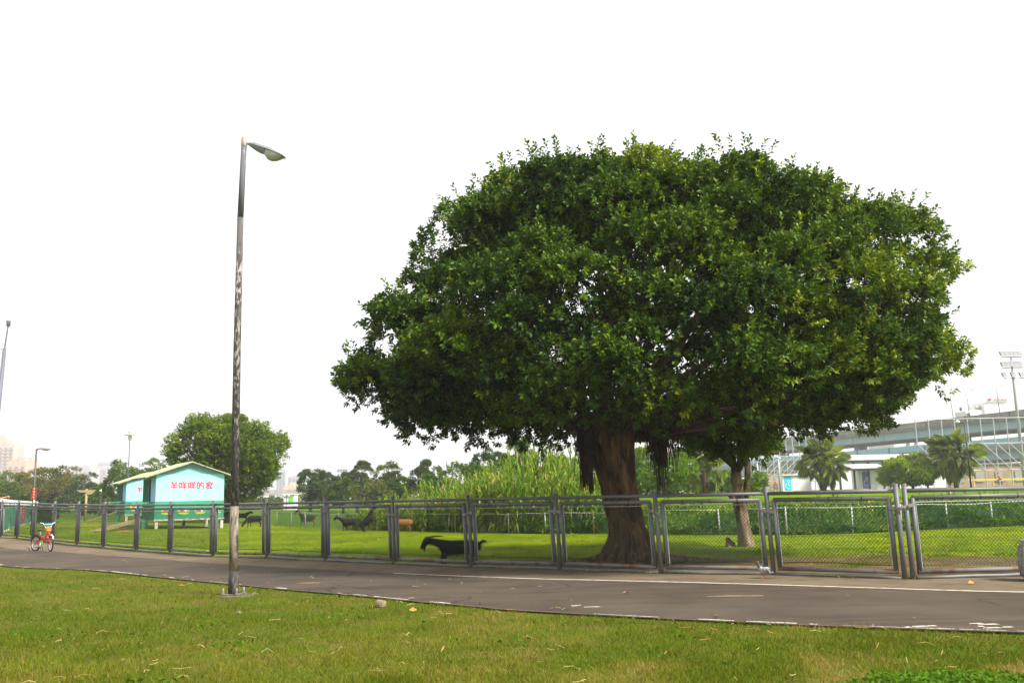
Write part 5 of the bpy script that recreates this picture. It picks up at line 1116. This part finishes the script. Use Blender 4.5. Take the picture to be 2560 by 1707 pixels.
rock('boulder', 'grey speckled granite boulder at the right end of the fence', gp(2590, 1452) + V(.06, 0, 0), (.30, .3, .50), 'granite', 6, 'boulder')
def curl(label, px, py, pts, r, m_='straw', name='twig', cat='twig'):
    mb = MB(); b = gp(px, py); mb.tube([V(*q) for q in pts], np.linspace(r, r * .5, len(pts)), 6); o = part(name, mb, M['cream'] if m_ == 'straw' else m_, None, True); o.location = b; return tag(o, label, cat)
M['twig'] = mat('dry_twig', (.42, .26, .13), .9, (.3, .18, .09), 9)
curl('curled brown twig standing up in the lawn below the black goat', 1105, 1632, [(-.02, 0, .0), (.0, .0, .03), (.01, .05, .045), (-.01, .10, .03), (.015, .13, .05)], .008, 'twig')
curl('pale hooked twig in the lawn left of the street lamp', 145, 1608, [(-.05, 0, .01), (0, .01, .035), (.02, .03, .03), (.0, .05, .045)], .008, 'twig')
curl('long thin stick lying on the asphalt path', 1838, 1495, [(-.42, 0, .03), (-.1, .015, .034), (.2, .0, .03), (.40, -.01, .03)], .008, 'twig', 'stick', 'stick')
curl('short bent straw on the path below the horned goat', 1040, 1470, [(-.05, .1, .03), (-.06, .0, .03), (.05, .08, .032)], .006, 'twig', 'straw', 'straw')
curl('thin dark stick lying on the path right of the street lamp', 775, 1461, [(-.25, 0, .03), (0, .02, .03), (.18, -.01, .035)], .008, 'twig', 'stick', 'stick')
M['fallen'] = mat('fallen_leaf', (.45, .20, .04), .8)
for px, py, lb in [(1556, 1487, 'orange fallen leaf lying on the asphalt'), (1022, 1530, 'yellow fallen leaf in the grass near the buff stone'), (445, 1468, 'small yellow leaf in the grass left of the street lamp'), (2420, 1461, 'brown dead leaf on the verge below the doubled post')]:
    o = link('fallen_leaf', leaf_mesh('fallen_leaf', np.array([[0, 0, .03]]), unit(np.array([[1, .3, .1]])), np.array([.12]), np.array([.5]), .5), None, M['fallen']); o.location = gp(px, py); tag(o, lb, 'leaf')
# ================================================================== RIGHT BACKGROUND
M['girder'] = mat('blue_girder', (.24, .38, .42), .6, (.20, .33, .37), .2); M['parapet'] = mat('parapet_concrete', (.25, .24, .22), .9, (.16, .155, .14), .5, 7); M['barrier'] = mat('blue_barrier', (.19, .40, .49), .6, (.22, .43, .52), .6)
M['soffit'] = mat('soffit', (.09, .09, .085), .9); M['whitewall'] = mat('white_wall', (.72, .72, .70), .8, (.62, .62, .60), .3); M['tanwall'] = mat('tan_wall', (.33, .25, .16), .9, (.24, .18, .11), .3); M['pane'] = mat('window_glass', (.10, .14, .16), .15); M['greywall'] = mat('grey_wall', (.30, .30, .29), .9, (.24, .24, .23), .3)
va = V(117.6, 211, 0); vd = unit(V(-.276, .961, 0)); vn = V(vd[1], -vd[0], 0)                 # flyover axis, and the side away from the camera
vb0, vb1 = va - vd * 75, va + vd * 420; L_ = 495
t = thing('flyover', 'double deck flyover with pale blue girders and grey parapets beyond the park', 'flyover', vb0)
def deckbox(z0, z1, off, wd): mb = MB(); c = vd * L_ / 2 + vn * (off + wd / 2) + V(0, 0, (z0 + z1) / 2); mb.box(c, (L_, wd, z1 - z0), math.atan2(vd[1], vd[0])); return mb
for nm, m_, z0, z1, off, wd in (('upper_parapet', 'parapet', 17.3, 18.7, 0, .4), ('upper_slab', 'parapet', 16.7, 17.3, .3, 13), ('upper_girder', 'girder', 14.6, 16.7, 1.2, 1.0), ('upper_girder', 'girder', 14.6, 16.7, 9.5, 1.0), ('upper_soffit', 'soffit', 14.2, 14.6, 1.0, 11),
                            ('far_parapet', 'parapet', 17.3, 18.5, 13, .4), ('lower_barrier', 'barrier', 10.9, 12.5, -1.2, .25), ('lower_slab', 'parapet', 9.7, 10.9, -1.4, 14), ('lower_girder', 'girder', 7.6, 9.7, 0, 1.0), ('lower_soffit', 'soffit', 7.2, 7.6, 0, 11)):
    part(nm, deckbox(z0, z1, off, wd), m_, t)
for k in np.arange(10, 330, 14.0):
    for zc, hh_, off in ((18.0, 1.3, -.06), (11.7, 1.5, -1.26)):
        mb = MB(); mb.box(vd * k + vn * off + V(0, 0, zc), (.35, .14, hh_), math.atan2(vd[1], vd[0])); part('joint', mb, 'soffit', t)
    mb = MB(); mb.box(vd * (k + 5) + vn * 1.14 + V(0, 0, 15.65), (.3, .16, 2.0), math.atan2(vd[1], vd[0])); part('stiffener', mb, 'girder', t)
for k in np.arange(18, L_, 42.0):
    mb = MB(); c = vd * k + vn * 6; mb.box(c + V(0, 0, 3.6), (3.0, 4.0, 7.4), math.atan2(vd[1], vd[0])); mb.box(c + V(0, 0, 12), (2.2, 3.0, 4.6), math.atan2(vd[1], vd[0])); part('pier', mb, 'greywall', t)
for px, ylow, hk in ((2425, 1046, 1), (2500, 1034, 1), (2384, 1052, 1)):
    d_ = ray(px, ylow); s_ = ((va[0] - 0) * vd[1] - va[1] * vd[0]) / (d_[0] * vd[1] - d_[1] * vd[0]); q = CAM + d_ * s_; q[2] = 18.6; tl = thing('flyover_lamp', {2425: 'slim curved lamp on the flyover by the antenna', 2500: 'slim curved lamp on the flyover in front of the rooftop signboard', 2384: 'slim curved lamp on the flyover behind the white truck'}[px], 'lamp', q, 0, 'lamps along the flyover')
    mb = MB(); mb.tube([(0, 0, -.4), (-.2, 0, 5.2), (.1, 0, 6.3), (1.0, 0, 6.5)], [.12, .09, .07, .06], 6); part('pole', mb, 'galv', tl, True); mb = MB(); mb.ell((1.2, 0, 6.5), (.45, .2, .12)); part('lamp_head', mb, 'galv', tl, True)
# truck on the upper deck
d_ = ray(2396, 1040); s_ = (va[0] * vd[1] - va[1] * vd[0]) / (d_[0] * vd[1] - d_[1] * vd[0]); q = CAM + d_ * s_ + vn * 2.5; q[2] = 17.35
t = thing('truck', 'white box truck driving on the upper deck of the flyover', 'truck', q, math.atan2(vd[1], vd[0]) + math.pi)
mb = MB(); mb.prism([(1.1, -1, .5), (2.7, -1, .5), (2.7, -1, 1.5), (2.3, -1, 2.3), (1.1, -1, 2.3)], (0, 2, 0)); cb = part('cab', mb, 'white', t); mb = MB(); mb.prism([(2.45, -1.02, 1.5), (2.25, -1.02, 2.15), (1.4, -1.02, 2.15), (1.4, -1.02, 1.5)], (0, 2.04, 0)); part('window', mb, 'pane', cb)
mb = MB(); mb.box((-.9, 0, 1.6), (3.8, 2.0, 2.2)); part('cargo_box', mb, 'whitewall', t)
for x in (2.0, -1.8):
    for y in (-.95, .95): mb = MB(); mb.tube([(x, y - .12, .42), (x, y + .12, .42)], .42, 12); part('wheel', mb, 'tyre', t)
# white factory building behind the flyover with a rooftop sign
bb = footY(2440, 330); bb[2] = 0
t = thing('factory_building', 'white building with small windows, rooftop box and red lettered signboard behind the flyover', 'building', bb)
def bx(px0, px1, py0, py1, Y, dp, m_, nm, par, off=0):
    a, b = atY(px0, py1, Y) - bb, atY(px1, py0, Y) - bb; z0 = min(a[2], b[2]); mb = MB(); mb.box(((a[0] + b[0]) / 2, Y - bb[1] + dp / 2 + off, (a[2] + b[2]) / 2), (abs(b[0] - a[0]), dp, abs(b[2] - a[2]))); return part(nm, mb, m_, par)
a, b = atY(2230, 1062, 330) - bb, atY(2600, 1062, 330) - bb
wl = MB(); wl.box(((a[0] + b[0]) / 2, 12, (a[2] + 3) / 2), (b[0] - a[0], 24, a[2] + 3)); wl_ = part('wall', wl, 'whitewall', t)
for x0, x1, y0, y1 in [(2404, 2412, 1073, 1086), (2416, 2426, 1074, 1084), (2452, 2472, 1072, 1082), (2480, 2490, 1070, 1081), (2510, 2516, 1068, 1080), (2286, 2294, 1104, 1111), (2266, 2274, 1106, 1112), (2540, 2552, 1068, 1079)]:
    wn = bx(x0, x1, y0, y1, 330, .3, 'pane', 'window', t, -.12); bx(x0 - 1, x1 + 1, y1 - .5, y1 + 1.5, 330, .4, 'greywall', 'sill', wn, -.25)
bx(2466, 2528, 1003, 1060, 333, 12, 'whitewall', 'rooftop_box', t); bx(2428, 2470, 1024, 1060, 334, 8, 'whitewall', 'rooftop_annex', t)
for k in range(3): q = atY(2442 + k * 9, 1024, 336) - bb; mb = MB(); mb.lathe([(.65, -1), (.65, 1.0), (.3, 1.35), (.02, 1.4)], 12, q); part('water_tank', mb, 'galv', t, True)
sg = bx(2467, 2522, 992, 1003, 332.5, .4, 'whitewall', 'signboard', t); q0 = atY(2474, 998.5, 332.2) - bb; mb = MB(); mb.box((q0[0], q0[1], q0[2]), (1.2, .2, .75)); part('emblem', mb, 'red', sg)
M['faded'] = mat('faded_red_lettering', (.42, .20, .17), .8)
for k in range(4):
    q0 = atY(2488 + k * 9, 998, 332.2) - bb; mb = MB(); mb.box(q0, (.9, .15, .14)); mb.box(q0 + V(0, -.02, .35), (.8, .15, .12)); mb.box(q0 + V(0, -.04, 0), (.14, .15, 1.0)); mb.box(q0 + V(0, -.01, -.36), (.9, .15, .12)); part('letter', mb, 'faded', sg)
# tan retaining wall and grey sheds under the flyover
for nm, lb, x0, x1, yt, Y, m_ in (('retaining_wall', 'long tan wall at the foot of the flyover behind the ball cage', 2380, 2640, 1160, 190, 'tanwall'), ('brick_shed', 'tan shed wall behind the steel frame and the lopped fig tree', 1880, 1990, 1178, 200, 'tanwall'), ('grey_block', 'grey concrete block under the flyover right of the banyan trunk', 1480, 1885, 1192, 260, 'greywall')):
    a, b = footY(x0, Y), footY(x1, Y); h = atY((x0 + x1) / 2, yt, Y)[2] - a[2]; t = thing(nm, lb, 'wall', a); mb = MB(); mb.box(((b[0] - a[0]) / 2, 1, h / 2), (b[0] - a[0], 2, h)); part('wall', mb, m_, t); mb = MB(); mb.box(((b[0] - a[0]) / 2, .9, h + .15), (b[0] - a[0] + .4, 2.5, .3)); part('coping', mb, 'parapet', t)
    for k in np.arange(2, b[0] - a[0] - 1, 4.0): mb = MB(); mb.box((k, -.08, h * .45), (1.6, .2, h * .45)); part('panel', mb, 'greywall' if m_ == 'tanwall' else 'soffit', t)
M['yellowrail'] = mat('yellow_rail', (.65, .40, .03), .6)
a = footY(2440, 150); t = thing('guard_rail', 'low yellow guard rail in front of the tan wall', 'rail', a); mb = MB(); mb.box((10, 0, 1.15), (22, .08, .28)); part('rail', mb, 'yellowrail', t)
for k in range(8): mb = MB(); mb.box((k * 3, .05, .5), (.1, .1, 1.1)); part('post', mb, 'yellowrail', t)
# steel ball cages
def cage(label, pxs, ytop, ybot, Y, mids, brace):
    a = footY(pxs[0], Y); t = thing('ball_cage', label, 'cage', a, 0, 'steel ball cages'); xs = [footY(p, Y)[0] - a[0] for p in pxs]; zt_ = atY(pxs[len(pxs) // 2], ytop, Y)[2] - a[2]; r = .00062 * Y
    for x in xs:
        mb = MB(); mb.tube([(x, 0, -.1), (x, 0, zt_)], r, 6); part('post', mb, 'galv', t)
    for z in [zt_] + [atY(pxs[len(pxs) // 2], m, Y)[2] - a[2] for m in mids]: mb = MB(); mb.tube([(xs[0], 0, z), (xs[-1], 0, z)], r * .8, 6); part('beam', mb, 'galv', t)
    zb_, zc_ = [atY(pxs[len(pxs) // 2], m, Y)[2] - a[2] for m in brace[:2]]
    for i in range(0, len(xs) - brace[2]):
        j = i + brace[2]; mb = MB(); p, q = ((xs[i], 0, zc_), (xs[j], 0, zb_)) if brace[3] else ((xs[i], 0, zb_), (xs[j], 0, zc_)); mb.tube([V(*p) + V(0, -.2, 0), V(*q) + V(0, -.2, 0)], r * .8, 6); part('brace', mb, 'galv', t)
    return t
cage('tall steel tube cage with slanting braces beside the floodlight mast', list(range(2305, 2625, 33)), 1045, 1215, 150, (1108, 1175), (1175, 1108, 2, True))
cage('steel tube frame with slanting braces behind the blue toilet sign', list(range(1888, 2070, 17)), 1092, 1220, 165, (1140, 1203), (1203, 1140, 4, False))
# park shelter
b = footY(2215, 122); t = thing('park_shelter', 'two tier park shelter with pale ribbed roofs on dark posts', 'shelter', b)
M['shroof'] = mat('pale_ribbed_roof', (.62, .52, .47), .7, (.5, .42, .38), .8)
def roof(x0, x1, yt, yb, Y0, dp):
    a0, a1 = atY(x0, yb, Y0) - b, atY(x1, yb - 4, Y0) - b; zt_ = (atY(x0, yt, Y0)[2] - b[2]); mb = MB(); zl = a0[2]; n_ = 34
    for i in range(n_):
        xa, xb = a0[0] + (a1[0] - a0[0]) * i / n_, a0[0] + (a1[0] - a0[0]) * (i + .86) / n_; rf = MB(); rf.prism([(xa, a0[1], zl), (xb, a0[1], zl), (xb, a0[1] + dp, zt_), (xa, a0[1] + dp, zt_)], (0, 0, .08)); part('roof_sheet', rf, 'shroof', t)
    mb.prism([(a0[0], a0[1], zl - .02), (a1[0], a0[1], zl - .02), (a1[0], a0[1] + dp, zt_ - .02), (a0[0], a0[1] + dp, zt_ - .02)], (0, 0, .02)); part('roof_deck', mb, 'shroof', t)
    mb = MB(); mb.box(((a0[0] + a1[0]) / 2, a0[1] - .02, zl - .14), (a1[0] - a0[0], .15, .24)); part('gutter', mb, 'black', t); return a0, a1, zl
r1 = roof(2095, 2333, 1136, 1151, 122, 5); r2 = roof(2130, 2215, 1160, 1171, 118, 3)
for x in np.linspace(r1[0][0] + .5, r1[1][0] - .5, 7): mb = MB(); mb.box((x, 1.2, r1[2] / 2), (.22, .22, r1[2] - .1)); part('post', mb, 'black', t)
mb = MB(); mb.box(((r1[0][0] + r1[1][0]) / 2, 1.0, r1[2] - 1.0), (r1[1][0] - r1[0][0], .2, .18)); part('beam', mb, 'black', t)
# mobile toilets with pictograms
M['cyanpanel'] = mat('cyan_panel', (.02, .48, .72), .5); M['indigopanel'] = mat('indigo_panel', (.10, .12, .42), .5)
def toilet(label, x0, x1, yt, Y, m_, px0, px1, kind_):
    b = footY((x0 + x1) / 2, Y); zt_ = atY(x0, yt, Y)[2] - b[2]; wd = (x1 - x0) / F * Y; t = thing('toilet_block', label, 'toilet', b, 0, 'white toilet blocks'); mb = MB(); mb.box((0, 1.2, zt_ / 2), (wd, 2.4, zt_)); part('wall', mb, 'white', t)
    mb = MB(); mb.box((0, 1.1, zt_ + .06), (wd + .25, 2.8, .12)); part('roof', mb, 'white', t)
    xa, xb = ((px0 - (x0 + x1) / 2) / F * Y, (px1 - (x0 + x1) / 2) / F * Y); mb = MB(); mb.box(((xa + xb) / 2, -.02, zt_ / 2), (xb - xa, .05, zt_ - .3)); pn = part('panel', mb, m_, t); c = (xa + xb) / 2; h = (xb - xa) / 2; mb = MB()
    ring = lambda cx, cz, r: [(cx + r * math.cos(a), -.06, cz + r * math.sin(a)) for a in np.linspace(0, 6.2832, 13)]
    zb = zt_ * .42; mb.tube(ring(c + h * .1, zb + .42, .15), .035, 5)
    if kind_ == 'wheel': mb.tube([(c + h * .1, -.06, zb + .24), (c + h * .1, -.06, zb - .15), (c + h * .6, -.06, zb - .15)], .04, 5); mb.tube([(c + h * .1 + .33 * math.cos(a) - .1, -.06, zb - .25 + .33 * math.sin(a)) for a in np.linspace(1.4, 5.5, 12)], .035, 5)
    else: mb.tube([(c - .28, -.06, zb + .12), (c + .30, -.06, zb + .12), (c + .34, -.06, zb - .45), (c - .32, -.06, zb - .45), (c - .28, -.06, zb + .12)], .04, 5)
    part('pictogram', mb, 'bikewhite', pn)
    mb = MB(); mb.box((xb + .55, -.02, zt_ * .45), (.75, .05, zt_ * .8)); dr_ = part('door', mb, 'whitewall', t); mb = MB(); mb.box((xb + .85, -.06, zt_ * .45), (.05, .06, .2)); part('handle', mb, 'galv', dr_)
toilet('white toilet block with a cyan wheelchair pictogram panel beside the full fan palm', 1960, 2030, 1188, 128, 'cyanpanel', 1964, 1981, 'wheel')
toilet('white toilet block with an indigo pictogram panel beside the low bright tree', 2150, 2240, 1176, 124, 'indigopanel', 2160, 2178, 'person')
# double park lamp, slim lamps, masts
b = footY(2430, 84); t = thing('double_park_lamp', 'black park lamp with a cross arm and one white globe above the fan palm', 'lamp', b); zt_ = atY(2424, 1050, 84)[2] - b[2]
mb = MB(); mb.tube([(0, 0, -.1), (0, 0, zt_)], [.08, .06], 8); mb.tube([(-.5, 0, zt_ - .25), (.45, 0, zt_ - .25)], .04, 6); part('pole', mb, 'black', t, True); mb = MB(); mb.ell((-.62, 0, zt_ - .12), (.20, .17, .14)); part('globe', mb, 'white', t, True)
b = footY(2424, 240); b[2] = 0; t = thing('antenna_mast', 'thin antenna mast with a dark box near its top beyond the cage', 'mast', b); zt_ = atY(2424, 1003, 240)[2]; zb_ = atY(2424, 1022, 240)[2]; mb = MB(); mb.tube([(0, 0, 0), (0, 0, zt_)], [.15, .03], 6); part('pole', mb, 'galv', t); mb = MB(); mb.lathe([(.3, zb_ - .4), (.35, zb_), (.3, zb_ + .4)], 8); part('box', mb, 'darkpole', t)
b = footY(1952, 110); t = thing('slim_park_lamp', 'slim white park lamp with a tilted flat head in front of the steel frame', 'lamp', b); zt_ = atY(1946, 1145, 110)[2] - b[2]; mb = MB(); mb.tube([(0, 0, -.1), (0, 0, zt_)], .11, 8); part('pole', mb, 'galv', t, True); mb = MB(); mb.ell((.08, 0, zt_ + .05), (.26, .16, .09), R=np.array(Matrix.Rotation(.4, 3, 'Y'))); part('lamp_head', mb, 'white', t, True)
b = footY(1898, 118); t = thing('grey_pole', 'plain grey pole between the lopped fig tree and the steel frame', 'pole', b); zt_ = atY(1897, 1155, 118)[2] - b[2]; mb = MB(); mb.tube([(0, 0, -.1), (0, 0, zt_)], [.15, .12], 8); part('pole', mb, 'galv', t, True); mb = MB(); mb.lathe([(.17, zt_), (.1, zt_ + .1)], 8); part('cap', mb, 'galv', t)
M['floodgrey'] = mat('floodlight_grey', (.09, .095, .10), .5)
def flood(label, px, ytop, Y, rows, hw, left=False):
    b = footY(px, Y); b[2] = float(zg(b[0], b[1])); t = thing('floodlight_mast', label, 'floodlight', b, 0, 'floodlight masts'); zt_ = atY(px, ytop, Y)[2] - b[2]
    mb = MB(); mb.tube([(0, 0, -.1), (0, 0, zt_ * .83), (0, 0, zt_)], [.34, .22, .10], 8); part('pole', mb, 'galv', t, True)
    for i, n_ in enumerate(rows):
        z = zt_ - i * hw * 1.05; mb = MB(); mb.tube([(-hw, -.2, z), (hw, -.2, z)], .09, 6); part('crossarm', mb, 'galv', t)
        for k in range(n_):
            x = -hw * .85 + 1.7 * hw * k / max(1, n_ - 1); mb = MB(); mb.prism([(x - .36, -.6, z + .15), (x + .36, -.6, z + .15), (x + .36, -.05, z + 1.0), (x - .36, -.05, z + 1.0)], (0, .5, .12)); part('floodlight', mb, 'floodgrey', t)
flood('tall white floodlight mast with three rows of lamps beside the steel cage', 2566, 892, 162, (5, 5, 3), 1.8)
flood('distant small floodlight mast behind the ragged dark tree', 855, 1180, 330, (4, 3, 2), 1.6)
b = footY(-30, 150); t = thing('lattice_mast', 'thin mast with a drum near the tip rising above the pink apartment tower', 'mast', b)
M['mastgrey'] = mat('mast_grey', (.10, .10, .14), .6)
zt_, zd, zm = [atY(8, y, 150)[2] - b[2] for y in (800, 806, 872)]; zw_ = atY(8, 760, 150)[2] - b[2]
mb = MB(); mb.tube([(0, 0, -.1), (1.0, 0, zm)], [.5, .30], 8); part('pole', mb, 'mastgrey', t, True); mb = MB(); mb.tube([(1.0, 0, zm), (1.35, 0, zd)], [.14, .10], 6); mb.tube([(1.35, 0, zd), (1.5, 0, zw_)], .02, 4); part('spire', mb, 'mastgrey', t); mb = MB(); mb.lathe([(.28, zd - .7), (.36, zd + .1), (.33, zd + .3)], 10, (1.35, 0, 0)); part('drum', mb, 'mastgrey', t, True); mb = MB(); mb.box((.5, 0, zm), (1.4, .2, .2)); part('bracket', mb, 'galv', t)
# cyclist and strollers far off
def far_cyclist(label, px, Y, rz):
    b = footY(px, Y); person(label, b + V(0, 0, .12), rz, 1.75, 'orangeshirt', [((.12, -.19, 1.32), (.30, -.2, 1.1), (.48, -.18, 1.04), 'rest'), ((.12, .19, 1.32), (.30, .2, 1.1), (.48, .18, 1.04), 'rest')], 'sit')
    t = thing('bicycle', 'dark bicycle ridden by the ' + label, 'bicycle', b, rz)
    for x in (-.45, .60):
        mb = MB(); mb.tube([(x + .33 * math.cos(a), 0, .35 + .33 * math.sin(a)) for a in np.linspace(0, 6.2832, 21)], .022, 6, False); part('wheel', mb, 'tyre', t)
    mb = MB(); mb.tube([(-.45, 0, .35), (-.05, 0, .32), (.42, 0, .78), (-.14, 0, .80), (-.05, 0, .32)], .02, 6); mb.tube([(-.45, 0, .35), (-.14, 0, .80), (-.16, 0, .95)], .018, 6); mb.tube([(.60, 0, .35), (.42, 0, .78), (.40, 0, 1.05)], .018, 6); part('frame', mb, 'black', t); mb = MB(); mb.tube([(.45, -.28, 1.08), (.40, 0, 1.08), (.45, .28, 1.08)], .018, 6); part('handlebar', mb, 'black', t); mb = MB(); mb.ell((-.18, 0, .98), (.13, .08, .03)); part('saddle', mb, 'black', t)
far_cyclist('orange shirted cyclist by the steel cage', 2504, 120, math.pi * .85)
far_cyclist('orange shirted rider near the slim park lamp', 1942, 135, math.pi)
# parked car behind the lopped tree
b = footY(1852, 92); t = thing('parked_car', 'white car parked behind the lopped fig tree', 'car', b, .1)
mb = MB(); mb.prism([(-2.0, -.8, .35), (2.0, -.8, .35), (2.05, -.8, .75), (1.2, -.8, .92), (.55, -.8, 1.42), (-1.2, -.8, 1.45), (-1.95, -.8, .95)], (0, 1.6, 0)); part('body', mb, 'bikewhite', t)
mb = MB(); mb.prism([(1.0, -.82, .95), (.5, -.82, 1.34), (-1.15, -.82, 1.36), (-1.6, -.82, .98)], (0, 1.64, 0)); part('window', mb, 'pane', t)
for x in (-1.25, 1.3):
    for y in (-.75, .75): mb = MB(); mb.tube([(x, y - .1, .32), (x, y + .1, .32)], .32, 14); part('wheel', mb, 'tyre', t)
# ================================================================== LEFT AND CENTRE BACKGROUND: TOWERS, BRIDGE
TC = {'pink': (.50, .36, .32), 'salmon': (.62, .36, .28), 'blue': (.30, .36, .44), 'grey': (.36, .36, .38), 'white': (.68, .67, .66), 'mauve': (.42, .36, .40)}
for k, c in TC.items(): M['t' + k] = mat('tower_' + k, c, .85, tuple(a * .86 for a in c), .08)
M['twin'] = mat('tower_glass', (.14, .16, .19), .3)
def tower(label, px0, px1, ytop, Y, m_, group='distant apartment towers'):
    Y = Y * 1.12
    b = footY((px0 + px1) / 2, Y); b[2] = 0; wd = (px1 - px0) / F * Y; h = atY((px0 + px1) / 2, ytop, Y)[2]; t = thing('apartment_tower', label, 'building', b, 0, group); dp = min(wd, 22)
    mb = MB(); mb.box((0, dp / 2, h / 2), (wd, dp, h)); wl = part('wall', mb, m_, t); nf = int(h / 3.2); nc = max(3, int(wd / 4.2)); mb = MB(); mb2 = MB()
    for f_ in range(nf):
        z = 1.8 + f_ * 3.2
        if z > h - 2: break
        for c in range(nc): x = -wd / 2 + wd * (c + .5) / nc; mb.box((x, -.02, z), (wd / nc * .52, .3, 1.5))
        if f_ % 1 == 0: mb2.box((0, -.25, z - 1.15), (wd * .96, .7, .35))
    part('windows', mb, 'twin', t, kind='stuff'); part('floor_ledges', mb2, m_, t, kind='stuff')
    mb = MB(); mb.box((wd * .12, dp * .5, h + 1.5), (wd * .35, dp * .5, 3.0)); mb.box((-wd * .25, dp * .5, h + .8), (wd * .2, dp * .4, 1.6)); part('roof_house', mb, m_, t)
    return t
tower('pink brown apartment tower at the edge beside the thin mast', -26, 26, 1108, 780, 'tpink'); tower('stepped tower top of the pink brown apartments', -30, 6, 1096, 800, 'tpink')
tower('long salmon apartment slab below the pink brown tower', 14, 58, 1152, 620, 'tsalmon'); tower('salmon apartment block with a raised end beside the lamp head', 48, 76, 1152, 640, 'tsalmon'); tower('low salmon block partly behind the path lamp', 66, 90, 1166, 660, 'tpink')
tower('tall bluish twin tower, wider half', 262, 300, 1150, 1250, 'tblue'); tower('tall bluish twin tower, narrower half', 240, 268, 1154, 1240, 'tblue'); tower('mauve apartment block before the bluish twin tower', 222, 262, 1170, 950, 'tmauve'); tower('pale grey apartment block with two roof boxes', 174, 224, 1169, 900, 'tgrey'); tower('low blue grey office block above the hedge', 134, 176, 1182, 1000, 'tblue'); tower('low grey block behind the far hut roof', 255, 292, 1188, 820, 'tgrey')
tower('slim blue grey slab tower right of the rounded tree', 690, 712, 1174, 950, 'tblue'); tower('mauve stepped apartment tower left of the white ribbed tower', 719, 748, 1190, 980, 'tmauve'); tower('white ribbed apartment tower beside the dark tree pair', 744, 762, 1183, 940, 'twhite'); tower('salmon low block above the far bridge', 708, 738, 1214, 800, 'tsalmon')
tower('grey tower with a raised core above the dark tree pair', 788, 810, 1173, 1050, 'tgrey'); tower('grey wing of the tower above the dark tree pair', 775, 820, 1179, 1060, 'tgrey'); tower('grey apartment tower above the reeds left of the banyan trunk', 1362, 1392, 1150, 620, 'tgrey'); tower('pinkish block at the fringe of the grey tower above the reeds', 1385, 1400, 1160, 640, 'tpink')
b0 = footY(560, 420); b0[2] = 0; b1 = footY(830, 470); b1[2] = 0; t = thing('distant_bridge', 'distant grey concrete bridge deck behind the dark tree pair', 'bridge', b0); d_ = b1 - b0; z = atY(690, 1233, 440)[2]
mb = MB(); mb.box(d_ / 2 + V(0, 0, z), (np.linalg.norm(d_), 8, 1.6), math.atan2(d_[1], d_[0])); part('deck', mb, 'parapet', t); mb = MB(); mb.box(d_ / 2 + V(0, -3.5, z + 1.3), (np.linalg.norm(d_), .4, 1.0), math.atan2(d_[1], d_[0])); part('parapet', mb, 'parapet', t)
for k in range(6): mb = MB(); mb.box(d_ * (k + .5) / 6 + V(0, 0, z / 2), (2, 3, z)); part('pier', mb, 'greywall', t)
b = footY(723, 130); t = thing('kiosk', 'small white kiosk with green window frames below the far bridge', 'kiosk', b); mb = MB(); mb.box((0, 1, 1.05), (1.5, 2, 2.1)); part('wall', mb, 'white', t); mb = MB(); mb.box((.25, -.03, 1.35), (.6, .06, .8)); part('window', mb, 'bikegreen', t); mb = MB(); mb.box((0, .9, 2.15), (1.7, 2.4, .1)); part('roof', mb, 'white', t)
b = footY(716, 125); t = thing('globe_lamp', 'short twin globe lamp beside the white kiosk', 'lamp', b); zt_ = atY(716, 1241, 125)[2] - b[2]; mb = MB(); mb.tube([(0, 0, 0), (0, 0, zt_)], .05, 6); mb.tube([(-.3, 0, zt_), (.3, 0, zt_)], .04, 5); part('pole', mb, 'darkpole', t)
for s_ in (-1, 1): mb = MB(); mb.ell((.3 * s_, 0, zt_ + .15), (.18, .18, .18)); part('globe', mb, 'white', t, True)
b = footY(252, 95); t = thing('globe_lamp', 'short park lamp with a white cone hood by the far hut', 'lamp', b); zt_ = atY(252, 1235, 95)[2] - b[2]; mb = MB(); mb.tube([(0, 0, 0), (0, 0, zt_)], .05, 6); part('pole', mb, 'darkpole', t); mb = MB(); mb.lathe([(.08, zt_), (.16, zt_ + .25), (.3, zt_ + .3), (.02, zt_ + .5)], 10); part('lantern', mb, 'white', t, True)
# overhead wire between the far towers and a dark hedge line along the horizon
small = [(1480, 1700, 70, 1.9), (1700, 1900, 85, 1.6), (560, 700, 150, 2.2), (-40, 250, 160, 3.0), (690, 1000, 170, 2.4), (1000, 1480, 120, 3.0)]
V_ = []
for x0, x1, Y, h in small:
    n_ = 2600; px = rng.uniform(x0, x1, n_); yy = Y + rng.uniform(-5, 5, n_); x = (px - CX) / F * yy; top = h * (.45 + .75 * vnoise(px, yy * 0, .035, 31)); V_.append(np.stack([x, yy, zg(x, yy) + top * rng.random(n_) ** .7], 1))
p = np.concatenate(V_); o = link('hedge_band', leaf_mesh('hedge_band', p, unit(rng.normal(size=p.shape) + V(0, 0, .5)), rng.uniform(.3, .6, len(p)), np.clip(.35 + .4 * (vnoise(p[:, 0], p[:, 1], .12, 32) - .5) + rng.normal(0, .15, len(p)), 0, 1), .6), None, M['leafA']); o['kind'] = 'stuff'
# ================================================================== HAZE
mb = MB(); mb.box((0, 1100, 79), (5400, 3200, 162)); o = mb.mesh('haze'); hm = bpy.data.materials.new('haze'); hm.use_nodes = True; hm.node_tree.nodes.clear()
pv = hm.node_tree.nodes.new('ShaderNodeVolumePrincipled'); pv.inputs['Color'].default_value = (.95, .94, .95, 1); pv.inputs['Density'].default_value = .00048; pv.inputs['Anisotropy'].default_value = .0
ho = hm.node_tree.nodes.new('ShaderNodeOutputMaterial'); hm.node_tree.links.new(pv.outputs[0], ho.inputs['Volume']); h = link('haze', o, None, hm); h['kind'] = 'stuff'
